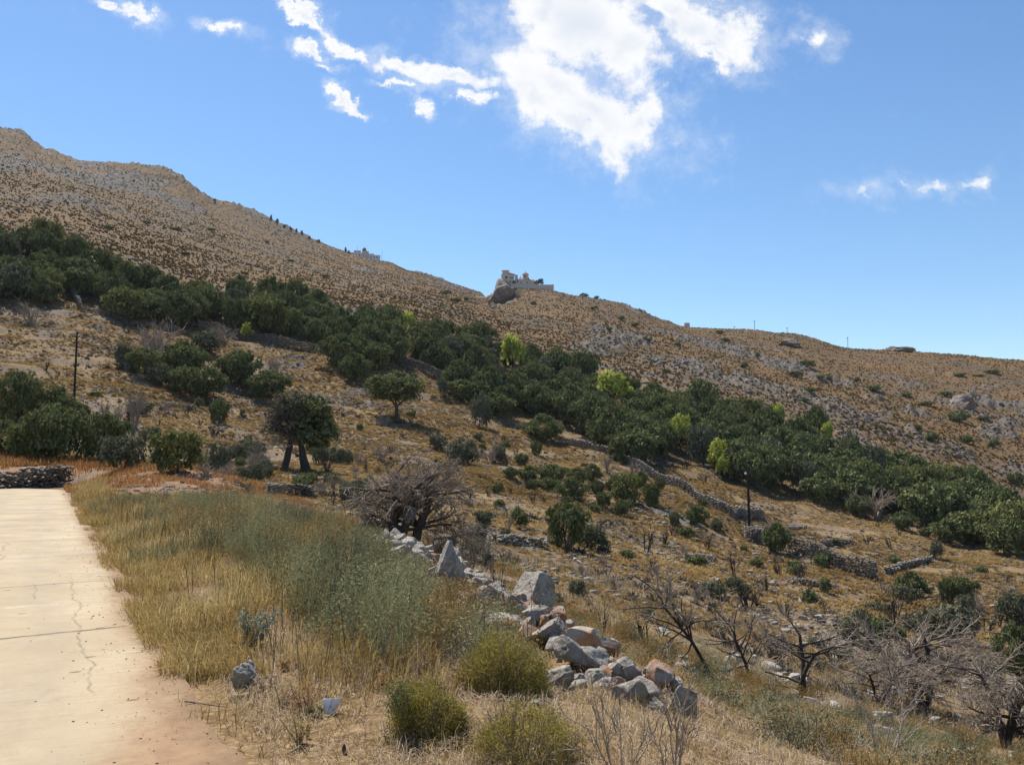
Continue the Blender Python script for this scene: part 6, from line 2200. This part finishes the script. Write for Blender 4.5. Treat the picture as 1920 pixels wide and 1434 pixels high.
# upright dried plants
def spike(label, px, py, h, seed, m=M_RUST, stems=4, leaf=0.016, name='dried_plant', spread=0.35, broad=0.35, dens=55):
    p, d = ground(px, py, 4)
    Hh = h * d / F
    g = np.random.default_rng(seed)
    t = thing(name, label, 'plant', p)
    tb = Tubes()
    Cs = []
    for k in range(stems):
        a = g.uniform(0, 6.28)
        pts, _ = wander(g, (0, 0, -0.01), (math.cos(a) * spread, math.sin(a) * spread, 1), Hh * g.uniform(0.65, 1.05), 6, 0.08)
        tb.add(pts, np.linspace(0.005, 0.002, 7), 4)
        u = g.uniform(0.3, 1.0, dens) * 6
        i = np.minimum(u.astype(int), 5)
        f = (u - i)[:, None]
        pp = np.array(pts)
        c = pp[i] * (1 - f) + pp[i + 1] * f
        Cs.append(c + g.normal(size=(dens, 3)) * leaf * 1.1)
    C = np.concatenate(Cs)
    V, q = leaf_quads(g, C, g.normal(size=(len(C), 3)), leaf, broad)
    obj('stems', tb.mesh('stems', M_TWIG), t)
    obj('leaves', new_mesh('leaves', V, None, m, {'tint': np.repeat(g.uniform(0.2, 1, len(C)), 4)}, quad=q), t)


spike('silvery leaved thistle standing in the golden grass by the road', 478, 1222, 86, 81, M_SILVER, 9, 0.020, 'thistle', 0.45, 0.5, 60)
spike('tall rusty orange dried plant behind the front spiny shrub', 795, 1268, 50, 82, stems=3, leaf=0.014)
spike('rusty orange dried plant left of the front spiny shrub', 716, 1292, 36, 83, stems=3, leaf=0.014)
spike('rusty dried plant in front of the largest cushion shrub', 862, 1296, 38, 84, stems=3, leaf=0.013)
spike('orange dried plant low on the left, near the thistle shadow', 533, 1258, 24, 85, stems=3, leaf=0.014)
spike('silvery green leafy plant in the brown brush above the front shrub', 735, 1252, 54, 86, M_SILVER, 5, 0.018, 'thistle', 0.4, 0.45, 30)
spike('second silvery plant at the foot of the grey green brush', 690, 1215, 50, 87, M_SILVER, 5, 0.017, 'thistle', 0.4, 0.45, 30)
spike('orange flower headed dry plant left of the tumbled wall', 705, 1190, 64, 88, stems=6, leaf=0.012)
spike('tall orange headed dry plant beside the rounded grey stone', 800, 1160, 60, 89, stems=5, leaf=0.012)
spike('grey green sprig with long leaves in front of the rounded grey stone', 885, 1170, 50, 90, M_GREYG, 5, 0.022, 'sprig', 0.6, 0.18, 16)
spike('dark green young weed beside the white plastic scrap', 592, 1345, 26, 93, M_OLIVE, 4, 0.012, 'sprig', 0.4, 0.5, 30)
spike('brown dried thistle left of the white plastic scrap', 575, 1340, 66, 94, M_RUST, 7, 0.010, 'dried_plant', 0.5, 0.4, 40)
spike('brown dried thistle at the road edge under the squared stone', 530, 1330, 56, 95, M_PALE, 9, 0.010, 'dried_plant', 0.6, 0.3, 40)
spike('dry bush beside the squared stone at the road edge', 500, 1300, 44, 96, M_PALE, 9, 0.011, 'dried_plant', 0.6, 0.35, 40)
spike('greenish brown weed clump on the near verge, bottom', 560, 1395, 60, 97, M_STRAW, 10, 0.010, 'dried_plant', 0.5, 0.3, 40)
spike('leafy weed clump on the bank beyond the last boulder', 1420, 1345, 60, 98, M_SAGE, 10, 0.014, 'weed', 0.6, 0.5, 50)
spike('second leafy weed clump farther right on the bank', 1480, 1370, 56, 99, M_SAGE, 10, 0.014, 'weed', 0.6, 0.5, 50)


# dark brown brush lying between the grey green brush and the shrubs
def brown_brush():
    g = np.random.default_rng(410)
    tb = Tubes()
    for k in range(150):
        px = g.uniform(640, 905)
        py = g.uniform(1165, 1300) - 0.28 * (px - 640) * 0.4
        p, d = ground(px, py, 4)
        a = g.uniform(0, 6.28)
        grow(g, tb, p, (math.cos(a), math.sin(a), g.uniform(0.4, 1.4)), g.uniform(0.12, 0.30), 0.0032, 1, [(0, 0, 0, 0, 0), (5, 0.6, 0.6, 0.15, 0), (3, 0.7, 0.6, 0.2, 0)])
    tag(obj('dry_brush', tb.mesh('dry_brush', M_TWIG)), 'brown dry twigs tangled between the brush and the cushion shrubs', 'brush', None, 'stuff')
    tb = Tubes()
    for k in range(90):
        px = g.uniform(800, 960)
        py = 1085 + (px - 800) * 0.5 + g.uniform(0, 60)
        p, d = ground(px, py, 4)
        a = g.uniform(0, 6.28)
        grow(g, tb, p, (math.cos(a), math.sin(a), g.uniform(0.3, 1.2)), g.uniform(0.15, 0.36), 0.004, 1, [(0, 0, 0, 0, 0), (4, 0.6, 0.6, 0.15, 0), (3, 0.7, 0.6, 0.2, 0)])
    tag(obj('dry_brush', tb.mesh('dry_brush', M_DEAD)), 'grey dry twigs tangled among the boulders', 'brush', None, 'stuff')


brown_brush()

# bare pale-stemmed bushes in the bottom corner
for px, py, w, h, seed, lab in [(1165, 1452, 190, 150, 501, 'bare reddish stemmed bush rising from the bottom edge, left of two'),
                                (1255, 1456, 170, 165, 502, 'bare reddish stemmed bush rising from the bottom edge, right of two'),
                                (1660, 1440, 130, 140, 503, 'pale bare sapling at the bottom right with forked stem'),
                                (1560, 1450, 60, 60, 504, 'thin pale twig bush at the bottom, left of the pale sapling'),
                                (1060, 1450, 70, 60, 505, 'few dry stalks beside the loose pale shrub')]:
    p, d = ground(px, py, 4.2)
    g = np.random.default_rng(seed)
    t = thing('bare_sapling', lab, 'bush', p)
    tb = Tubes()
    H0 = h * d / F
    for k in range(6 if h > 100 else 4):
        a = g.uniform(0, 6.28)
        sp = g.uniform(0.15, 0.75)
        grow(g, tb, (0.04 * math.cos(a), 0.04 * math.sin(a), -0.02), (math.cos(a) * sp, math.sin(a) * sp, 1), H0 * g.uniform(0.45, 0.75), 0.0048 if px != 1660 else 0.0075, 0,
             [(4, 0.45, 0.62, 0.08, 0.03), (3, 0.5, 0.6, 0.12, 0.03), (2, 0.5, 0.5, 0.15, 0.02)])
    obj('stems', tb.mesh('stems', M_TWIG if px != 1660 else M_PALEW), t)

# ------------------------------------------------------------------ small things lying about
def stick(name, label, a, b, rad, m, seed, lift=0.01, jit=0.05, cat='stick'):
    pa, pb = ground(*a, 4)[0], ground(*b, 4)[0]
    pa[2] = max(pa[2], 0.045 if so_of(pa[0], pa[1])[1] < 0.1 else -9) + lift
    pb[2] = max(pb[2], 0.045 if so_of(pb[0], pb[1])[1] < 0.1 else -9) + lift
    g = np.random.default_rng(seed)
    tb = Tubes()
    k = np.linspace(0, 1, 8)[:, None]
    pts = pa * (1 - k) + pb * k
    pts[1:-1] += g.normal(size=(6, 3)) * np.array([1, 1, 0.2]) * jit * np.linalg.norm(pb - pa) * 0.4
    c = pts.mean(0)
    tb.add(pts - c, np.linspace(rad, rad * 0.6, 8), 6)
    o = obj(name, tb.mesh(name, m), None, c)
    return tag(o, label, cat)


stick('stick', 'thin brown stick lying on the concrete at the right edge', (345, 1337), (432, 1329), 0.006, M_TWIG, 1)
stick('wood_scrap', 'splintered grey wood scrap under the squared stone', (428, 1313), (470, 1306), 0.016, M_DEAD, 2, 0.02)
stick('wood_scrap', 'darker wood scrap crossing under the squared stone', (432, 1318), (462, 1320), 0.010, M_BURNT, 3, 0.01)
stick('dead_branch', 'bleached branch lying on the straw, left of the front shrub', (550, 1278), (625, 1262), 0.005, M_PALEW, 4, 0.02, 0.12)
stick('dead_branch', 'bleached curved stem on the straw above the white scrap', (645, 1300), (673, 1310), 0.007, M_PALEW, 5, 0.015, 0.1)
stick('dead_branch', 'long thin dry branch lying across the straw', (590, 1285), (660, 1284), 0.004, M_TWIG, 6, 0.02, 0.05)
stick('dead_branch', 'pale dry stalk leaning before the front shrub', (755, 1398), (778, 1372), 0.004, M_PALEW, 7, 0.05, 0.05)
spike('crooked whitened branch standing in the grass halfway up the road', 427, 1004, 34, 108, M_PALE, 1, 0.006, 'white_branch', 0.3, 0.4, 6)


def plastic_scrap():
    p, d = ground(620, 1340, 4)
    u = d / F
    g = np.random.default_rng(3)
    nx, nz = 9, 9
    V, q = [], []
    for side in (0, 1):
        for j in range(nz):
            for i in range(nx):
                a, b = i / (nx - 1), j / (nz - 1)
                w = 11 + 5 * b
                x = (a - 0.5) * 2 * w * u + (3 * u * (b - 0.5))
                z = b * 25 * u + (2 * u * math.sin(a * 3.1) if b > 0.9 else 0)
                y = 6 * u * (a - 0.5) ** 2 * 4 + 8 * u * b + (0.0012 if side else 0)
                V.append((x, y, z))
    n = nx * nz
    for j in range(nz - 1):
        for i in range(nx - 1):
            a = j * nx + i
            q.append((a, a + 1, a + nx + 1, a + nx))
            q.append((n + a + nx, n + a + nx + 1, n + a + 1, n + a))
    ring = [i for i in range(nx)] + [j * nx + nx - 1 for j in range(1, nz)] + [(nz - 1) * nx + i for i in range(nx - 2, -1, -1)] + [j * nx for j in range(nz - 2, 0, -1)]
    for k in range(len(ring)):
        a, b = ring[k], ring[(k + 1) % len(ring)]
        q.append((b, a, n + a, n + b))
    o = obj('plastic_scrap', new_mesh('plastic_scrap', V, None, M_PLASTIC, quad=np.array(q), smooth=False), None, p, (0.25, 0, 0.15))
    tag(o, 'white curved plastic scrap standing in the straw left of the front shrub', 'litter')


plastic_scrap()


def stump(px, py, h, seed, lab):
    p, d = ground(px, py, 4)
    u = d / F
    V, Fc = rock_shape(seed, 3, 7, 0.09, (4.2 * u, 3.6 * u, h * u * 0.55))
    tag(obj('charred_stub', new_mesh('charred_stub', V, None, M_BURNT, tri=Fc), None, p + np.array([0, 0, h * u * 0.35]), (0.1, 0.1, 0.3)), lab, 'stump')


stump(645, 1412, 24, 601, 'charred stub standing in the straw near the bottom edge')
stump(578, 1384, 26, 602, 'dark stub among the weeds left of the charred stub')

# haze of the far air
def haze():
    me = box_mesh('haze', [(-800, 800, -60, 1050, -60, 380)], None)
    m = bpy.data.materials.new('warm_summer_haze')
    m.use_nodes = True
    nt = NT(m.node_tree)
    nt.n.clear()
    out = nt.new('ShaderNodeOutputMaterial')
    v = nt.new('ShaderNodeVolumePrincipled')
    v.inputs['Color'].default_value = (0.80, 0.88, 1.0, 1)
    v.inputs['Density'].default_value = 0.00006
    nt.l.new(v.outputs[0], out.inputs['Volume'])
    me.materials.append(m)
    tag(obj('haze', me), 'thin pale blue haze in the air before the mountain', 'haze', None, 'stuff')


if HAZE:
    haze()
